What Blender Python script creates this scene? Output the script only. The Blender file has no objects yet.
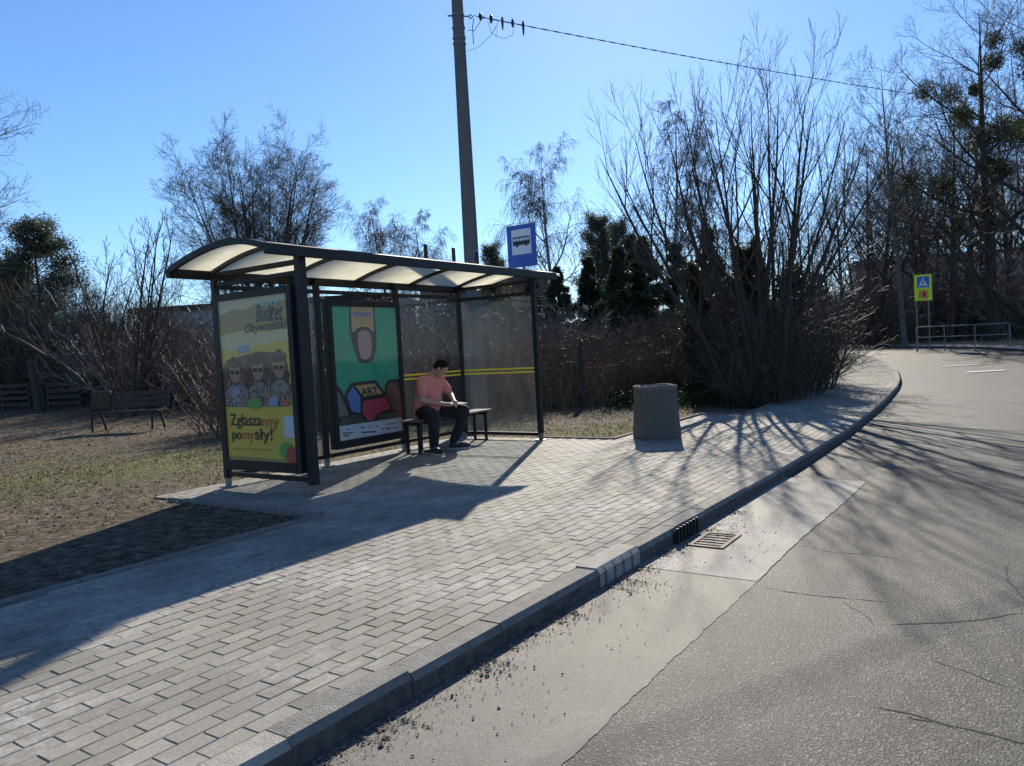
import bpy, math, random
import numpy as np
from mathutils import Vector, Matrix, Euler
R = math.radians
SC = bpy.context.scene
COL = SC.collection

# ------------------------------------------------------------------ camera
F, PITCH, ROLL, EYE = 757.6, .041916, .054257, 1.356
cp, sp, cr_, sr_ = math.cos(PITCH), math.sin(PITCH), math.cos(ROLL), math.sin(ROLL)
Rt = Vector((1, 0, 0)); Up = Vector((0, sp, cp)); Fw = Vector((0, cp, -sp))
cx_ = cr_*Rt - sr_*Up; cy_ = sr_*Rt + cr_*Up; cz_ = -Fw
cam = bpy.data.cameras.new('camera'); camo = bpy.data.objects.new('camera', cam); COL.objects.link(camo)
m = Matrix((cx_, cy_, cz_)).transposed().to_4x4(); m.translation = Vector((0, 0, EYE))
camo.matrix_world = m
cam.sensor_width = 36; cam.lens = F/1024*36; cam.clip_end = 2000; cam.clip_start = .05
SC.camera = camo

# ------------------------------------------------------------------ world, sun, exposure
SUN_EL, SUN_AZ = R(30.0), R(9.6)          # azimuth measured from +Y towards +X
w = bpy.data.worlds.new('World'); SC.world = w; w.use_nodes = True
nt = w.node_tree; bg = nt.nodes['Background']
sky = nt.nodes.new('ShaderNodeTexSky'); sky.sky_type = 'NISHITA'; sky.sun_disc = False
sky.sun_elevation = SUN_EL; sky.sun_rotation = SUN_AZ
sky.air_density = 1.0; sky.dust_density = .12; sky.ozone_density = 7.5; sky.altitude = 100
nt.links.new(sky.outputs[0], bg.inputs[0]); bg.inputs[1].default_value = .105
sl = bpy.data.lights.new('sun', 'SUN'); sl.energy = 5.0; sl.angle = R(.53); sl.color = (1, .91, .765)
so = bpy.data.objects.new('sun', sl); COL.objects.link(so)
sd = Vector((math.sin(SUN_AZ)*math.cos(SUN_EL), math.cos(SUN_AZ)*math.cos(SUN_EL), math.sin(SUN_EL)))
so.rotation_euler = sd.to_track_quat('Z', 'Y').to_euler(); so.location = sd*50
SC.view_settings.view_transform = 'Standard'; SC.view_settings.look = 'None'
SC.view_settings.exposure = .64; SC.view_settings.gamma = 1
SC.view_settings.use_curve_mapping = False
SC.render.engine = 'CYCLES'
SC.cycles.max_bounces = 8; SC.cycles.transparent_max_bounces = 16

# ------------------------------------------------------------------ helpers
X0, Y0, YAW = -2.080, 7.715, .971986     # the shelter's front left post; local u runs along the kerb, v away from the road
cY, sY = math.cos(YAW), math.sin(YAW)
def rise(y):
    t = np.clip((np.asarray(y, float)-16)/22, 0, 1); return .45*t*t*(3-2*t)
def ray(px, py):
    X = px-512; Y = py-383
    u = X*cr_-Y*sr_; v = X*sr_+Y*cr_
    return Vector((u/F, (F*cp-v*sp)/F, (-F*sp-v*cp)/F))
def at(px, y, z=None):
    """ground point seen in picture column px at depth y"""
    py = 350.; zz = float(rise(y)) if z is None else z
    for _ in range(6):
        d = ray(px, py); h = EYE+d.z/d.y*y
        py += (h-zz)/y*F
    return Vector((d.x/d.y*y, y, zz))
def top_at(py, px, y):
    """height of the thing whose top shows at (px, py) when it stands at depth y"""
    d = ray(px, py); return EYE+d.z/d.y*y
def UV(u, v, z=0.): return Vector((X0+u*cY-v*sY, Y0+u*sY+v*cY, z))

def mat(name, col, rough=.6, metal=0, spec=.5, noise=0, nscale=8, bump=0, bscale=60, dark=None):
    m = bpy.data.materials.new(name); m.use_nodes = True
    n = m.node_tree.nodes; l = m.node_tree.links; b = n['Principled BSDF']
    b.inputs['Base Color'].default_value = (*col, 1); b.inputs['Roughness'].default_value = rough
    b.inputs['Metallic'].default_value = metal; b.inputs['Specular IOR Level'].default_value = spec
    if noise or bump: tc = n.new('ShaderNodeTexCoord')
    if noise:
        t = n.new('ShaderNodeTexNoise'); t.inputs['Scale'].default_value = nscale; t.inputs['Detail'].default_value = 6
        t.inputs['Roughness'].default_value = .65
        l.new(tc.outputs['Object'], t.inputs['Vector'])
        r = n.new('ShaderNodeValToRGB'); r.color_ramp.elements[0].position = .3; r.color_ramp.elements[1].position = .7
        d = dark or tuple(c*(1-noise) for c in col)
        r.color_ramp.elements[0].color = (*d, 1); r.color_ramp.elements[1].color = (*[min(1, c*(1+noise*.6)) for c in col], 1)
        l.new(t.outputs['Fac'], r.inputs[0]); l.new(r.outputs[0], b.inputs['Base Color'])
    if bump:
        t2 = n.new('ShaderNodeTexNoise'); t2.inputs['Scale'].default_value = bscale; t2.inputs['Detail'].default_value = 5
        l.new(tc.outputs['Object'], t2.inputs['Vector'])
        bp = n.new('ShaderNodeBump'); bp.inputs['Strength'].default_value = bump; bp.inputs['Distance'].default_value = .06 if bscale < 10 else .01
        l.new(t2.outputs['Fac'], bp.inputs['Height']); l.new(bp.outputs[0], b.inputs['Normal'])
    return m

class MB:
    def __init__(s): s.v = []; s.f = []; s.m = []; s.n = 0; s.mats = []
    def mi(s, m):
        if m is None: return 0
        if m not in s.mats: s.mats.append(m)
        return s.mats.index(m)
    def add(s, verts, faces, m=None):
        b = s.n; i = s.mi(m)
        s.v.extend([tuple(p) for p in verts]); s.n += len(verts)
        for f in faces: s.f.append(tuple(a+b for a in f)); s.m.append(i)
    def box(s, a, b, m=None, bev=0, M=None):
        x0, y0, z0 = a; x1, y1, z1 = b
        if x0 > x1: x0, x1 = x1, x0
        if y0 > y1: y0, y1 = y1, y0
        if z0 > z1: z0, z1 = z1, z0
        if bev:
            c = bev; vs = []
            for z, k in ((z0, c), (z0+c, 0), (z1-c, 0), (z1, c)):
                for (px, py) in ((x0+k+c, y0+k), (x1-k-c, y0+k), (x1-k, y0+k+c), (x1-k, y1-k-c), (x1-k-c, y1-k), (x0+k+c, y1-k), (x0+k, y1-k-c), (x0+k, y0+k+c)):
                    vs.append((px, py, z))
            fs = [tuple(range(7, -1, -1)), tuple(range(24, 32))]
            for r in range(3):
                for j in range(8):
                    fs.append((r*8+j, r*8+(j+1) % 8, (r+1)*8+(j+1) % 8, (r+1)*8+j))
        else:
            vs = [(x0, y0, z0), (x1, y0, z0), (x1, y1, z0), (x0, y1, z0), (x0, y0, z1), (x1, y0, z1), (x1, y1, z1), (x0, y1, z1)]
            fs = [(3, 2, 1, 0), (4, 5, 6, 7), (0, 1, 5, 4), (1, 2, 6, 5), (2, 3, 7, 6), (3, 0, 4, 7)]
        if M is not None: vs = [M @ Vector(p) for p in vs]
        s.add(vs, fs, m)
    def tube(s, pts, r, n=8, m=None, cap=True):
        pts = [Vector(p) for p in pts]
        rr = r if isinstance(r, (list, tuple)) else [r]*len(pts)
        vs = []; fs = []; A = None
        for i, p in enumerate(pts):
            T = (pts[min(i+1, len(pts)-1)]-pts[max(i-1, 0)]).normalized()
            if A is None: A = T.orthogonal().normalized()
            A = (A-T*A.dot(T)).normalized(); B = T.cross(A)
            for k in range(n):
                a = 2*math.pi*k/n; vs.append(p+(A*math.cos(a)+B*math.sin(a))*rr[i])
        for i in range(len(pts)-1):
            for k in range(n): fs.append((i*n+k, i*n+(k+1) % n, (i+1)*n+(k+1) % n, (i+1)*n+k))
        if cap: fs.append(tuple(range(n-1, -1, -1))); fs.append(tuple((len(pts)-1)*n+k for k in range(n)))
        s.add(vs, fs, m)
    def prism(s, poly, z0, z1, m=None, M=None):
        n = len(poly); vs = [(x, y, z0) for x, y in poly]+[(x, y, z1) for x, y in poly]
        fs = [tuple(range(n-1, -1, -1)), tuple(range(n, 2*n))]+[(i, (i+1) % n, n+(i+1) % n, n+i) for i in range(n)]
        if M is not None: vs = [M @ Vector(p) for p in vs]
        s.add(vs, fs, m)
    def flat(s, poly, z, m=None, M=None):
        vs = [(x, y, z) for x, y in poly]
        if M is not None: vs = [M @ Vector(p) for p in vs]
        s.add(vs, [tuple(range(len(poly)))], m)
    def ball(s, c, r, m=None, seg=10, ring=7):
        if not isinstance(r, (tuple, list)): r = (r, r, r)
        vs = []; fs = []
        for i in range(ring+1):
            th = math.pi*i/ring
            for j in range(seg):
                a = 2*math.pi*j/seg
                vs.append((c[0]+r[0]*math.sin(th)*math.cos(a), c[1]+r[1]*math.sin(th)*math.sin(a), c[2]+r[2]*math.cos(th)))
        for i in range(ring):
            for j in range(seg):
                fs.append((i*seg+j, (i+1)*seg+j, (i+1)*seg+(j+1) % seg, i*seg+(j+1) % seg))
        s.add(vs, fs, m)
    def build(s, name, m=None, parent=None, smooth=False):
        me = bpy.data.meshes.new(name); me.from_pydata(s.v, [], s.f)
        ms = s.mats if s.mats else [m]
        if s.mats and m is not None and len(s.mats) == 0: ms = [m]
        for q in ms: me.materials.append(q)
        if s.mats: me.polygons.foreach_set('material_index', s.m)
        if smooth: me.polygons.foreach_set('use_smooth', [True]*len(me.polygons))
        me.update()
        o = bpy.data.objects.new(name, me); COL.objects.link(o)
        if parent is not None: o.parent = parent
        return o

def npmesh(name, V, Fq, m, parent=None, smooth=False, mats=None, midx=None, col=None):
    """V (n,3), Fq (m,k) faces of one size"""
    me = bpy.data.meshes.new(name); k = Fq.shape[1]
    me.vertices.add(len(V)); me.vertices.foreach_set('co', np.ascontiguousarray(V, dtype=np.float32).ravel())
    me.loops.add(Fq.size); me.loops.foreach_set('vertex_index', np.ascontiguousarray(Fq, dtype=np.int32).ravel())
    me.polygons.add(len(Fq)); me.polygons.foreach_set('loop_start', np.arange(len(Fq), dtype=np.int32)*k)
    for q in (mats or [m]): me.materials.append(q)
    if midx is not None: me.polygons.foreach_set('material_index', midx.astype(np.int32))
    me.polygons.foreach_set('use_smooth', np.full(len(Fq), bool(smooth)))
    if col is not None:
        a = me.attributes.new('tone', 'FLOAT', 'POINT'); a.data.foreach_set('value', col.astype(np.float32))
    me.update(calc_edges=True); me.validate()
    o = bpy.data.objects.new(name, me); COL.objects.link(o)
    if parent is not None: o.parent = parent
    return o

def tag(o, label=None, cat=None, group=None, kind=None):
    if label: o['label'] = label
    if cat: o['category'] = cat
    if group: o['group'] = group
    if kind: o['kind'] = kind
    return o
def empty(name, loc=(0, 0, 0), rz=0, label=None, cat=None, group=None):
    o = bpy.data.objects.new(name, None); COL.objects.link(o); o.empty_display_size = .2
    o.location = loc; o.rotation_euler = (0, 0, rz); return tag(o, label, cat, group)
KIDS = {}
def copy_tree(o, loc, rz=0, s=1, label=None, group=None, cat=None):
    def rec(a, par):
        c = a.copy(); COL.objects.link(c); c.parent = par
        for ch in [x for x in a.children]: rec(ch, c)
        return c
    c = rec(o, None); c.location = loc; c.rotation_euler = (0, 0, rz)
    c.scale = (s, s, s) if not isinstance(s, tuple) else s
    if label: c['label'] = label
    if group: c['group'] = group
    if cat: c['category'] = cat
    return c

# ------------------------------------------------------------------ kerb line functions (local u, v)
KU = np.array([-16, -8, -3.5, -1.2, 3.2, 6.15, 10.1, 15.4, 17.8, 21.9, 27.5, 34, 40, 47, 60, 80])
KV = np.array([-3.85, -3.85, -3.86, -3.9, -3.98, -3.96, -3.8, -3.45, -3.2, -2.6, -1.28, 1.2, 3.9, 7.2, 14, 26])
FU = np.array([-16, 10, 22, 31, 33.1, 36, 40.5, 47, 59.5, 80])
FV = np.array([-10.6, -10.3, -9.0, -6.3, -5.2, -3.4, -1.2, 1.8, 8.0, 19])
_uu = np.linspace(-16, 80, 1921)
def _sm(a, k):
    p = np.pad(a, k, mode='edge'); p[:k] = a[0]-(a[1]-a[0])*np.arange(k, 0, -1); p[-k:] = a[-1]+(a[-1]-a[-2])*np.arange(1, k+1)
    ker = np.hanning(2*k+1); return np.convolve(p, ker/ker.sum(), 'valid')
_kv = _sm(np.interp(_uu, KU, KV), 40); _fv = _sm(np.interp(_uu, FU, FV), 40)
def vk(u): return np.interp(u, _uu, _kv)
def vf(u): return np.interp(u, _uu, _fv)
RZ = -.105       # the carriageway lies 10 cm under the pavement
def uv2w(u, v): return X0+u*cY-v*sY, Y0+u*sY+v*cY
def w2uv(x, y):
    a = x-X0; b = y-Y0; return a*cY+b*sY, -a*sY+b*cY
rng = np.random.default_rng(7)
def fbm(x, y, sc, seed=0, oct=4):
    r = np.random.default_rng(seed); out = 0; amp = 1
    for o in range(oct):
        for _ in range(3):
            a = r.uniform(0, 6.28); k = sc*2**o*r.uniform(.7, 1.3); ph = r.uniform(0, 6.28)
            out = out+amp*np.sin((x*math.cos(a)+y*math.sin(a))*k+ph)/3
        amp *= .5
    return out

# ------------------------------------------------------------------ ground materials
def ground_mat():
    m = bpy.data.materials.new('soil_and_grass'); m.use_nodes = True
    n = m.node_tree.nodes; l = m.node_tree.links; b = n['Principled BSDF']; b.inputs['Roughness'].default_value = .95
    b.inputs['Specular IOR Level'].default_value = .15
    tc = n.new('ShaderNodeTexCoord')
    def noise(sc, det=6, ro=.6):
        t = n.new('ShaderNodeTexNoise'); t.inputs['Scale'].default_value = sc; t.inputs['Detail'].default_value = det; t.inputs['Roughness'].default_value = ro
        l.new(tc.outputs['Object'], t.inputs['Vector']); return t.outputs['Fac']
    def ramp(f, stops):
        r = n.new('ShaderNodeValToRGB'); e = r.color_ramp.elements
        e[0].position, e[0].color = stops[0][0], (*stops[0][1], 1); e[1].position, e[1].color = stops[-1][0], (*stops[-1][1], 1)
        for p, c in stops[1:-1]:
            q = e.new(p); q.color = (*c, 1)
        l.new(f, r.inputs[0]); return r.outputs[0]
    soil = ramp(noise(9, 10, .75), [(.36, (.02, .014, .010)), (.45, (.075, .056, .038)), (.56, (.16, .125, .088)), (.70, (.33, .275, .20))])
    grs = ramp(noise(26, 8, .75), [(.3, (.04, .04, .014)), (.5, (.15, .15, .045)), (.7, (.30, .28, .10))])
    at_ = n.new('ShaderNodeAttribute'); at_.attribute_name = 'tone'; mask = ramp(at_.outputs['Fac'], [(.05, (0, 0, 0)), (.55, (1, 1, 1))])
    mask2 = ramp(noise(5, 6, .7), [(.38, (0, 0, 0)), (.58, (1, 1, 1))])
    mm = n.new('ShaderNodeMix'); mm.data_type = 'RGBA'; mm.blend_type = 'MULTIPLY'; mm.inputs['Factor'].default_value = 1
    l.new(mask, mm.inputs['A']); l.new(mask2, mm.inputs['B'])
    mx = n.new('ShaderNodeMix'); mx.data_type = 'RGBA'
    l.new(mm.outputs['Result'], mx.inputs['Factor']); l.new(soil, mx.inputs['A']); l.new(grs, mx.inputs['B'])
    l.new(mx.outputs['Result'], b.inputs['Base Color'])
    bp = n.new('ShaderNodeBump'); bp.inputs['Strength'].default_value = 1; bp.inputs['Distance'].default_value = .05
    l.new(noise(14, 8, .75), bp.inputs['Height']); l.new(bp.outputs[0], b.inputs['Normal'])
    return m
M_SOIL = ground_mat()

def asphalt_mat(name, c0, c1, agg, aggs, bump, cracks=False, dist=.006, pits=0, ravel=False):
    m = bpy.data.materials.new(name); m.use_nodes = True
    n = m.node_tree.nodes; l = m.node_tree.links; b = n['Principled BSDF']; b.inputs['Roughness'].default_value = .75
    b.inputs['Specular IOR Level'].default_value = .45
    tc = n.new('ShaderNodeTexCoord'); V = tc.outputs['Object']
    def N(sc, det=4, ro=.6):
        t = n.new('ShaderNodeTexNoise'); t.inputs['Scale'].default_value = sc; t.inputs['Detail'].default_value = det
        t.inputs['Roughness'].default_value = ro; l.new(V, t.inputs['Vector']); return t
    def RAMP(f, a, b_, ca, cb):
        r = n.new('ShaderNodeValToRGB'); r.color_ramp.elements[0].position = a; r.color_ramp.elements[1].position = b_
        r.color_ramp.elements[0].color = (*ca, 1); r.color_ramp.elements[1].color = (*cb, 1); l.new(f, r.inputs[0]); return r.outputs[0]
    def MUL(a, b_):
        x = n.new('ShaderNodeMix'); x.data_type = 'RGBA'; x.blend_type = 'MULTIPLY'; x.inputs['Factor'].default_value = 1
        l.new(a, x.inputs['A']); l.new(b_, x.inputs['B']); return x.outputs['Result']
    base = RAMP(N(.9, 7, .6).outputs['Fac'], .3, .7, c0, c1)
    mp = n.new('ShaderNodeMapping'); mp.inputs['Scale'].default_value = (.12, 1.1, 1); l.new(V, mp.inputs[0])
    st_ = n.new('ShaderNodeTexNoise'); st_.inputs['Scale'].default_value = 1.3; st_.inputs['Detail'].default_value = 7; st_.inputs['Roughness'].default_value = .65; l.new(mp.outputs[0], st_.inputs['Vector'])
    base = MUL(base, RAMP(st_.outputs['Fac'], .32, .68, (.72,)*3, (1.2,)*3))
    base = MUL(base, RAMP(N(4.5, 6, .7).outputs['Fac'], .3, .65, (.8,)*3, (1.08,)*3))
    vo = n.new('ShaderNodeTexVoronoi'); vo.inputs['Scale'].default_value = aggs; l.new(V, vo.inputs['Vector'])
    sp_ = RAMP(vo.outputs['Color'], .2, .9, (1-agg,)*3, (1+agg,)*3)
    fine = RAMP(N(aggs*1.4, 3, .8).outputs['Fac'], .35, .62, (1-agg,)*3, (1.15,)*3)
    col = MUL(MUL(base, sp_), fine)
    if pits: col = MUL(col, RAMP(vo.outputs['Distance'], .32, .5, (1.25,)*3, (1-pits,)*3))
    if ravel:
        v3 = n.new('ShaderNodeTexVoronoi'); v3.inputs['Scale'].default_value = 52; l.new(V, v3.inputs['Vector'])
        pm_ = RAMP(v3.outputs['Distance'], .36, .50, (0, 0, 0), (1, 1, 1)); msk = RAMP(N(2.2, 5, .7).outputs['Fac'], .40, .62, (.15,)*3, (1, 1, 1))
        dk = MUL(pm_, msk); dr_ = RAMP(dk, 0, 1, (1.1,)*3, (.12,)*3); col = MUL(col, dr_)
        v4 = n.new('ShaderNodeTexVoronoi'); v4.inputs['Scale'].default_value = 74; l.new(V, v4.inputs['Vector'])
        col = MUL(col, RAMP(v4.outputs['Color'], .62, .8, (.93,)*3, (1.45,)*3))
    hgt = vo.outputs['Distance']
    if cracks:
        w_ = N(1.6, 5, .6)
        av = n.new('ShaderNodeMix'); av.data_type = 'RGBA'; av.inputs['Factor'].default_value = .3
        l.new(V, av.inputs['A']); l.new(w_.outputs['Color'], av.inputs['B'])
        v2 = n.new('ShaderNodeTexVoronoi'); v2.feature = 'DISTANCE_TO_EDGE'; v2.inputs['Scale'].default_value = .75
        l.new(av.outputs['Result'], v2.inputs['Vector'])
        cm = RAMP(v2.outputs['Distance'], .0015, .008, (0, 0, 0), (1, 1, 1))
        br = RAMP(N(.5, 3, .6).outputs['Fac'], .36, .46, (1, 1, 1), (0, 0, 0))
        mx = n.new('ShaderNodeMix'); mx.data_type = 'RGBA'; mx.blend_type = 'ADD'; mx.inputs['Factor'].default_value = 1; mx.clamp_result = True
        l.new(cm, mx.inputs['A']); l.new(br, mx.inputs['B'])
        ck = RAMP(mx.outputs['Result'], 0, 1, (.35,)*3, (1, 1, 1)); col = MUL(col, ck)
    l.new(col, b.inputs['Base Color'])
    bp = n.new('ShaderNodeBump'); bp.inputs['Strength'].default_value = bump; bp.inputs['Distance'].default_value = dist
    l.new(hgt, bp.inputs['Height'])
    bp2 = n.new('ShaderNodeBump'); bp2.inputs['Strength'].default_value = bump*.7; bp2.inputs['Distance'].default_value = dist*1.5
    l.new(N(aggs*.45, 4, .7).outputs['Fac'], bp2.inputs['Height']); l.new(bp.outputs[0], bp2.inputs['Normal'])
    l.new(bp2.outputs[0], b.inputs['Normal'])
    return m
M_ROAD = asphalt_mat('old_asphalt', (.105, .10, .09), (.155, .147, .133), .62, 100, .38, True, .005, .85, True)
M_STRIP = asphalt_mat('smooth_asphalt', (.085, .079, .069), (.13, .121, .107), .3, 150, .25, False, .003)
M_PATCH = asphalt_mat('concrete_patch', (.12, .114, .104), (.23, .222, .205), .22, 120, .35, False, .004)

def paver_mat():
    m = bpy.data.materials.new('concrete_pavers'); m.use_nodes = True
    n = m.node_tree.nodes; l = m.node_tree.links; b = n['Principled BSDF']; b.inputs['Roughness'].default_value = .82
    b.inputs['Specular IOR Level'].default_value = .35
    tc = n.new('ShaderNodeTexCoord'); at_ = n.new('ShaderNodeAttribute'); at_.attribute_name = 'tone'
    r = n.new('ShaderNodeValToRGB'); e = r.color_ramp.elements
    e[0].color = (.15, .137, .115, 1); e[1].color = (.31, .287, .245, 1); q = e.new(.5); q.color = (.235, .217, .185, 1)
    l.new(at_.outputs['Fac'], r.inputs[0])
    def N(sc, det, ro, vec=None):
        t = n.new('ShaderNodeTexNoise'); t.inputs['Scale'].default_value = sc; t.inputs['Detail'].default_value = det; t.inputs['Roughness'].default_value = ro
        l.new(tc.outputs['Object'], t.inputs['Vector']); return t.outputs['Fac']
    def RAMP(f, a, b_, ca, cb):
        r = n.new('ShaderNodeValToRGB'); r.color_ramp.elements[0].position = a; r.color_ramp.elements[1].position = b_
        r.color_ramp.elements[0].color = (*ca, 1); r.color_ramp.elements[1].color = (*cb, 1); l.new(f, r.inputs[0]); return r.outputs[0]
    x = n.new('ShaderNodeMix'); x.data_type = 'RGBA'; x.blend_type = 'MULTIPLY'; x.inputs['Factor'].default_value = 1
    l.new(r.outputs[0], x.inputs['A']); l.new(RAMP(N(55, 6, .7), .3, .7, (.72,)*3, (1.18,)*3), x.inputs['B'])
    x2 = n.new('ShaderNodeMix'); x2.data_type = 'RGBA'; x2.blend_type = 'MULTIPLY'; x2.inputs['Factor'].default_value = 1
    l.new(x.outputs['Result'], x2.inputs['A']); l.new(RAMP(N(.7, 5, .6), .3, .7, (.8,)*3, (1.12,)*3), x2.inputs['B'])
    # white lime bloom patches
    a = RAMP(N(1.3, 5, .6), .46, .62, (0,)*3, (1,)*3); c = RAMP(N(14, 8, .85), .46, .60, (0,)*3, (.6,)*3)
    y = n.new('ShaderNodeMix'); y.data_type = 'RGBA'; y.blend_type = 'MULTIPLY'; y.inputs['Factor'].default_value = 1
    l.new(a, y.inputs['A']); l.new(c, y.inputs['B'])
    z = n.new('ShaderNodeMix'); z.data_type = 'RGBA'; l.new(y.outputs['Result'], z.inputs['Factor'])
    l.new(x2.outputs['Result'], z.inputs['A']); z.inputs['B'].default_value = (.55, .53, .5, 1)
    l.new(z.outputs['Result'], b.inputs['Base Color'])
    bp = n.new('ShaderNodeBump'); bp.inputs['Strength'].default_value = .6; bp.inputs['Distance'].default_value = .004
    l.new(N(140, 5, .75), bp.inputs['Height']); l.new(bp.outputs[0], b.inputs['Normal'])
    return m
M_PAVER = paver_mat()
M_JOINT = mat('joint_sand', (.27, .25, .21), .95, noise=.5, nscale=3.3, bump=.5, bscale=90, dark=(.05, .045, .037))
M_KERB = mat('kerb_concrete', (.175, .167, .152), .85, noise=.38, nscale=14, bump=.8, bscale=110)
M_KERB_L = mat('pale_kerb_concrete', (.30, .28, .25), .85, noise=.3, nscale=9, bump=.6, bscale=110)

# ------------------------------------------------------------------ terrain
def axis(lo, hi, flo, fhi, fine):
    a = list(np.arange(flo, fhi+fine*.5, fine)); s = fine; x = a[0]
    pre = []
    while x > lo: s *= 1.25; x -= s; pre.append(x)
    s = fine; x = a[-1]; post = []
    while x < hi: s *= 1.25; x += s; post.append(x)
    return np.array(pre[::-1]+a+post)
xs = axis(-400, 400, -24, 34, .25); ys = axis(-60, 900, -4, 48, .25)
XX, YY = np.meshgrid(xs, ys)
UU, VV = w2uv(XX, YY)
k_, f_ = vk(UU), vf(UU)
inroad = (VV < k_+.35) & (VV > f_-1.6)
far = np.clip((YY-60)/300, 0, 1)
bumps = .012*fbm(XX, YY, 3.1, 3)+.02*np.maximum(0, fbm(XX, YY, .8, 5))*(VV > 2.5)
ZZ = rise(YY)-.02+bumps
ZZ[inroad] = rise(YY)[inroad]-.35
# the earth beside the fence swells a little
ZZ = ZZ+.03*np.exp(-((VV-.2)**2)/.6)*(UU < -1.2)*np.clip((-1.2-UU)/1, 0, 1)
nx, ny = len(xs), len(ys)
idx = np.arange(nx*ny).reshape(ny, nx)
Fq = np.stack([idx[:-1, :-1], idx[:-1, 1:], idx[1:, 1:], idx[1:, :-1]], -1).reshape(-1, 4)
def green(x, y):
    g = np.exp(-(((x+5.6)/2.6)**2+((y-10.8)/2.2)**2))*1.1+.75*np.exp(-(((x+1.0)/1.6)**2+((y-13.5)/1.5)**2))+.7*np.exp(-(((x-1.2)/1.3)**2+((y-12.6)/1.2)**2))
    return np.clip(g*.8+.34*fbm(x, y, 2.3, 8)-.14+.45*(y > 55), 0, 1)
tag(npmesh('ground', np.stack([XX, YY, ZZ], -1).reshape(-1, 3), Fq, M_SOIL, smooth=True, col=green(XX, YY).ravel()), kind='structure')

LOC = lambda o: (setattr(o, 'location', (X0, Y0, 0)), setattr(o, 'rotation_euler', (0, 0, YAW)), o)[2]
def sheet(name, us, vfun0, vfun1, nv, z, m):
    """a sheet in local (u, v) between two curves"""
    us = np.asarray(us, float); a = vfun0(us); b = vfun1(us)
    t = np.linspace(0, 1, nv)
    U = np.repeat(us[:, None], nv, 1); V = a[:, None]*(1-t)+b[:, None]*t
    W = Y0+U*sY+V*cY
    Z = rise(W)+z
    V3 = np.stack([U, V, Z], -1).reshape(-1, 3); n_ = len(us)
    i = np.arange(n_*nv).reshape(n_, nv)
    Q = np.stack([i[:-1, :-1], i[1:, :-1], i[1:, 1:], i[:-1, 1:]], -1).reshape(-1, 4)
    return LOC(npmesh(name, V3, Q, m))
us = np.arange(-16, 78, .5)
tag(sheet('road', us, lambda u: vf(u)-.02, lambda u: vk(u)+.1, 14, RZ, M_ROAD), kind='structure')
wob = lambda u: .006*np.sin(u*2.1)+.003*np.sin(u*12.3+1)+.003*np.sin(u*31)+.002*np.sin(u*67)+.0015*np.sin(u*139+2)
tag(sheet('gutter_strip', np.arange(-14, -.64, .02), lambda u: -4.69+wob(u), lambda u: vk(u)+.05, 4, RZ+.0025, M_STRIP), kind='structure')
pu = np.arange(-.7, 2.85, .05)
def pa0(u): return np.where(u < -.1, -4.69, -4.69-.02*(u+.1))+wob(u*1.3)
tag(sheet('concrete_patch', pu, pa0, lambda u: vk(u)+.05, 4, RZ+.005, M_PATCH), kind='structure')
tag(sheet('far_pavement', np.arange(16, 60, .5), lambda u: vf(u)-1.6, lambda u: vf(u)-.12, 3, .0, M_PATCH), kind='structure')

# pavement: joint sheet + real pavers
def back(u):
    u = np.asarray(u, float)
    return np.where(u < -.7, -.93, np.where(u < 4.62, 1.72, np.where(u < 8.3, -1.1, vk(u)+1.98)))
segs = [(-14, -.705), (-.7, 4.618), (4.622, 8.298), (8.302, 76)]
jv, jf, off = [], [], 0
for a, b in segs:
    uu = np.unique(np.concatenate([np.arange(a, b, .4), [b]])); v0 = vk(uu)+.02; v1 = back(np.clip(uu, a+1e-4, b-1e-4))
    t = np.linspace(0, 1, 8); U = np.repeat(uu[:, None], 8, 1); V = v0[:, None]*(1-t)+v1[:, None]*t
    Z = rise(Y0+U*sY+V*cY)-.0035
    i = np.arange(U.size).reshape(U.shape)+off; off += U.size
    jv.append(np.stack([U, V, Z], -1).reshape(-1, 3)); jf.append(np.stack([i[:-1, :-1], i[1:, :-1], i[1:, 1:], i[:-1, 1:]], -1).reshape(-1, 4))
tag(LOC(npmesh('pavement', np.concatenate(jv), np.concatenate(jf), M_JOINT)), kind='structure')
bl, bw = .2, .1
P = []
row = 0
for r_ in np.arange(0, 5.8, bw):
    row += 1
    sh = (row % 2)*bl/2
    for c_ in np.arange(-8+sh, 56, bl):
        P.append((c_+bl/2, r_+bw/2, row))
P = np.array(P); u = P[:, 0]; off0 = P[:, 1]
v = vk(u)+.165+off0+.004*np.sin(u*1.3+off0*2)+.003*np.sin(u*3.1-off0)
keep = v+bw/2 < back(u)+.03
for ub in (-.7, 4.62, 8.3):                       # no paver straddles a step of the edging
    lo, hi = back(u-bl/2), back(u+bl/2)
keep &= (v+bw/2 < np.minimum(back(u-bl/2+.005), back(u+bl/2-.005))+.03)
keep &= ~((u > 24) & (off0 < 0))
u = u[keep]; v = v[keep]; n_ = len(u)
sl_ = (vk(u+.1)-vk(u-.1))/.2
gap = np.where(rng.random(n_) < .10, .0045, .0016)
hx = bl/2-gap+rng.normal(0, .0008, n_); hy = bw/2-gap*rng.uniform(.7, 1.3, n_)
bev = .0035; dz = rng.normal(0, .0009, n_)-np.where(rng.random(n_) < .05, .0016, 0)+.003*fbm(u, v, 1.7, 9)*.5; tx = rng.normal(0, .006, n_); ty = rng.normal(0, .003, n_)
yaw_ = rng.normal(0, .004, n_)
ring = []
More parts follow.
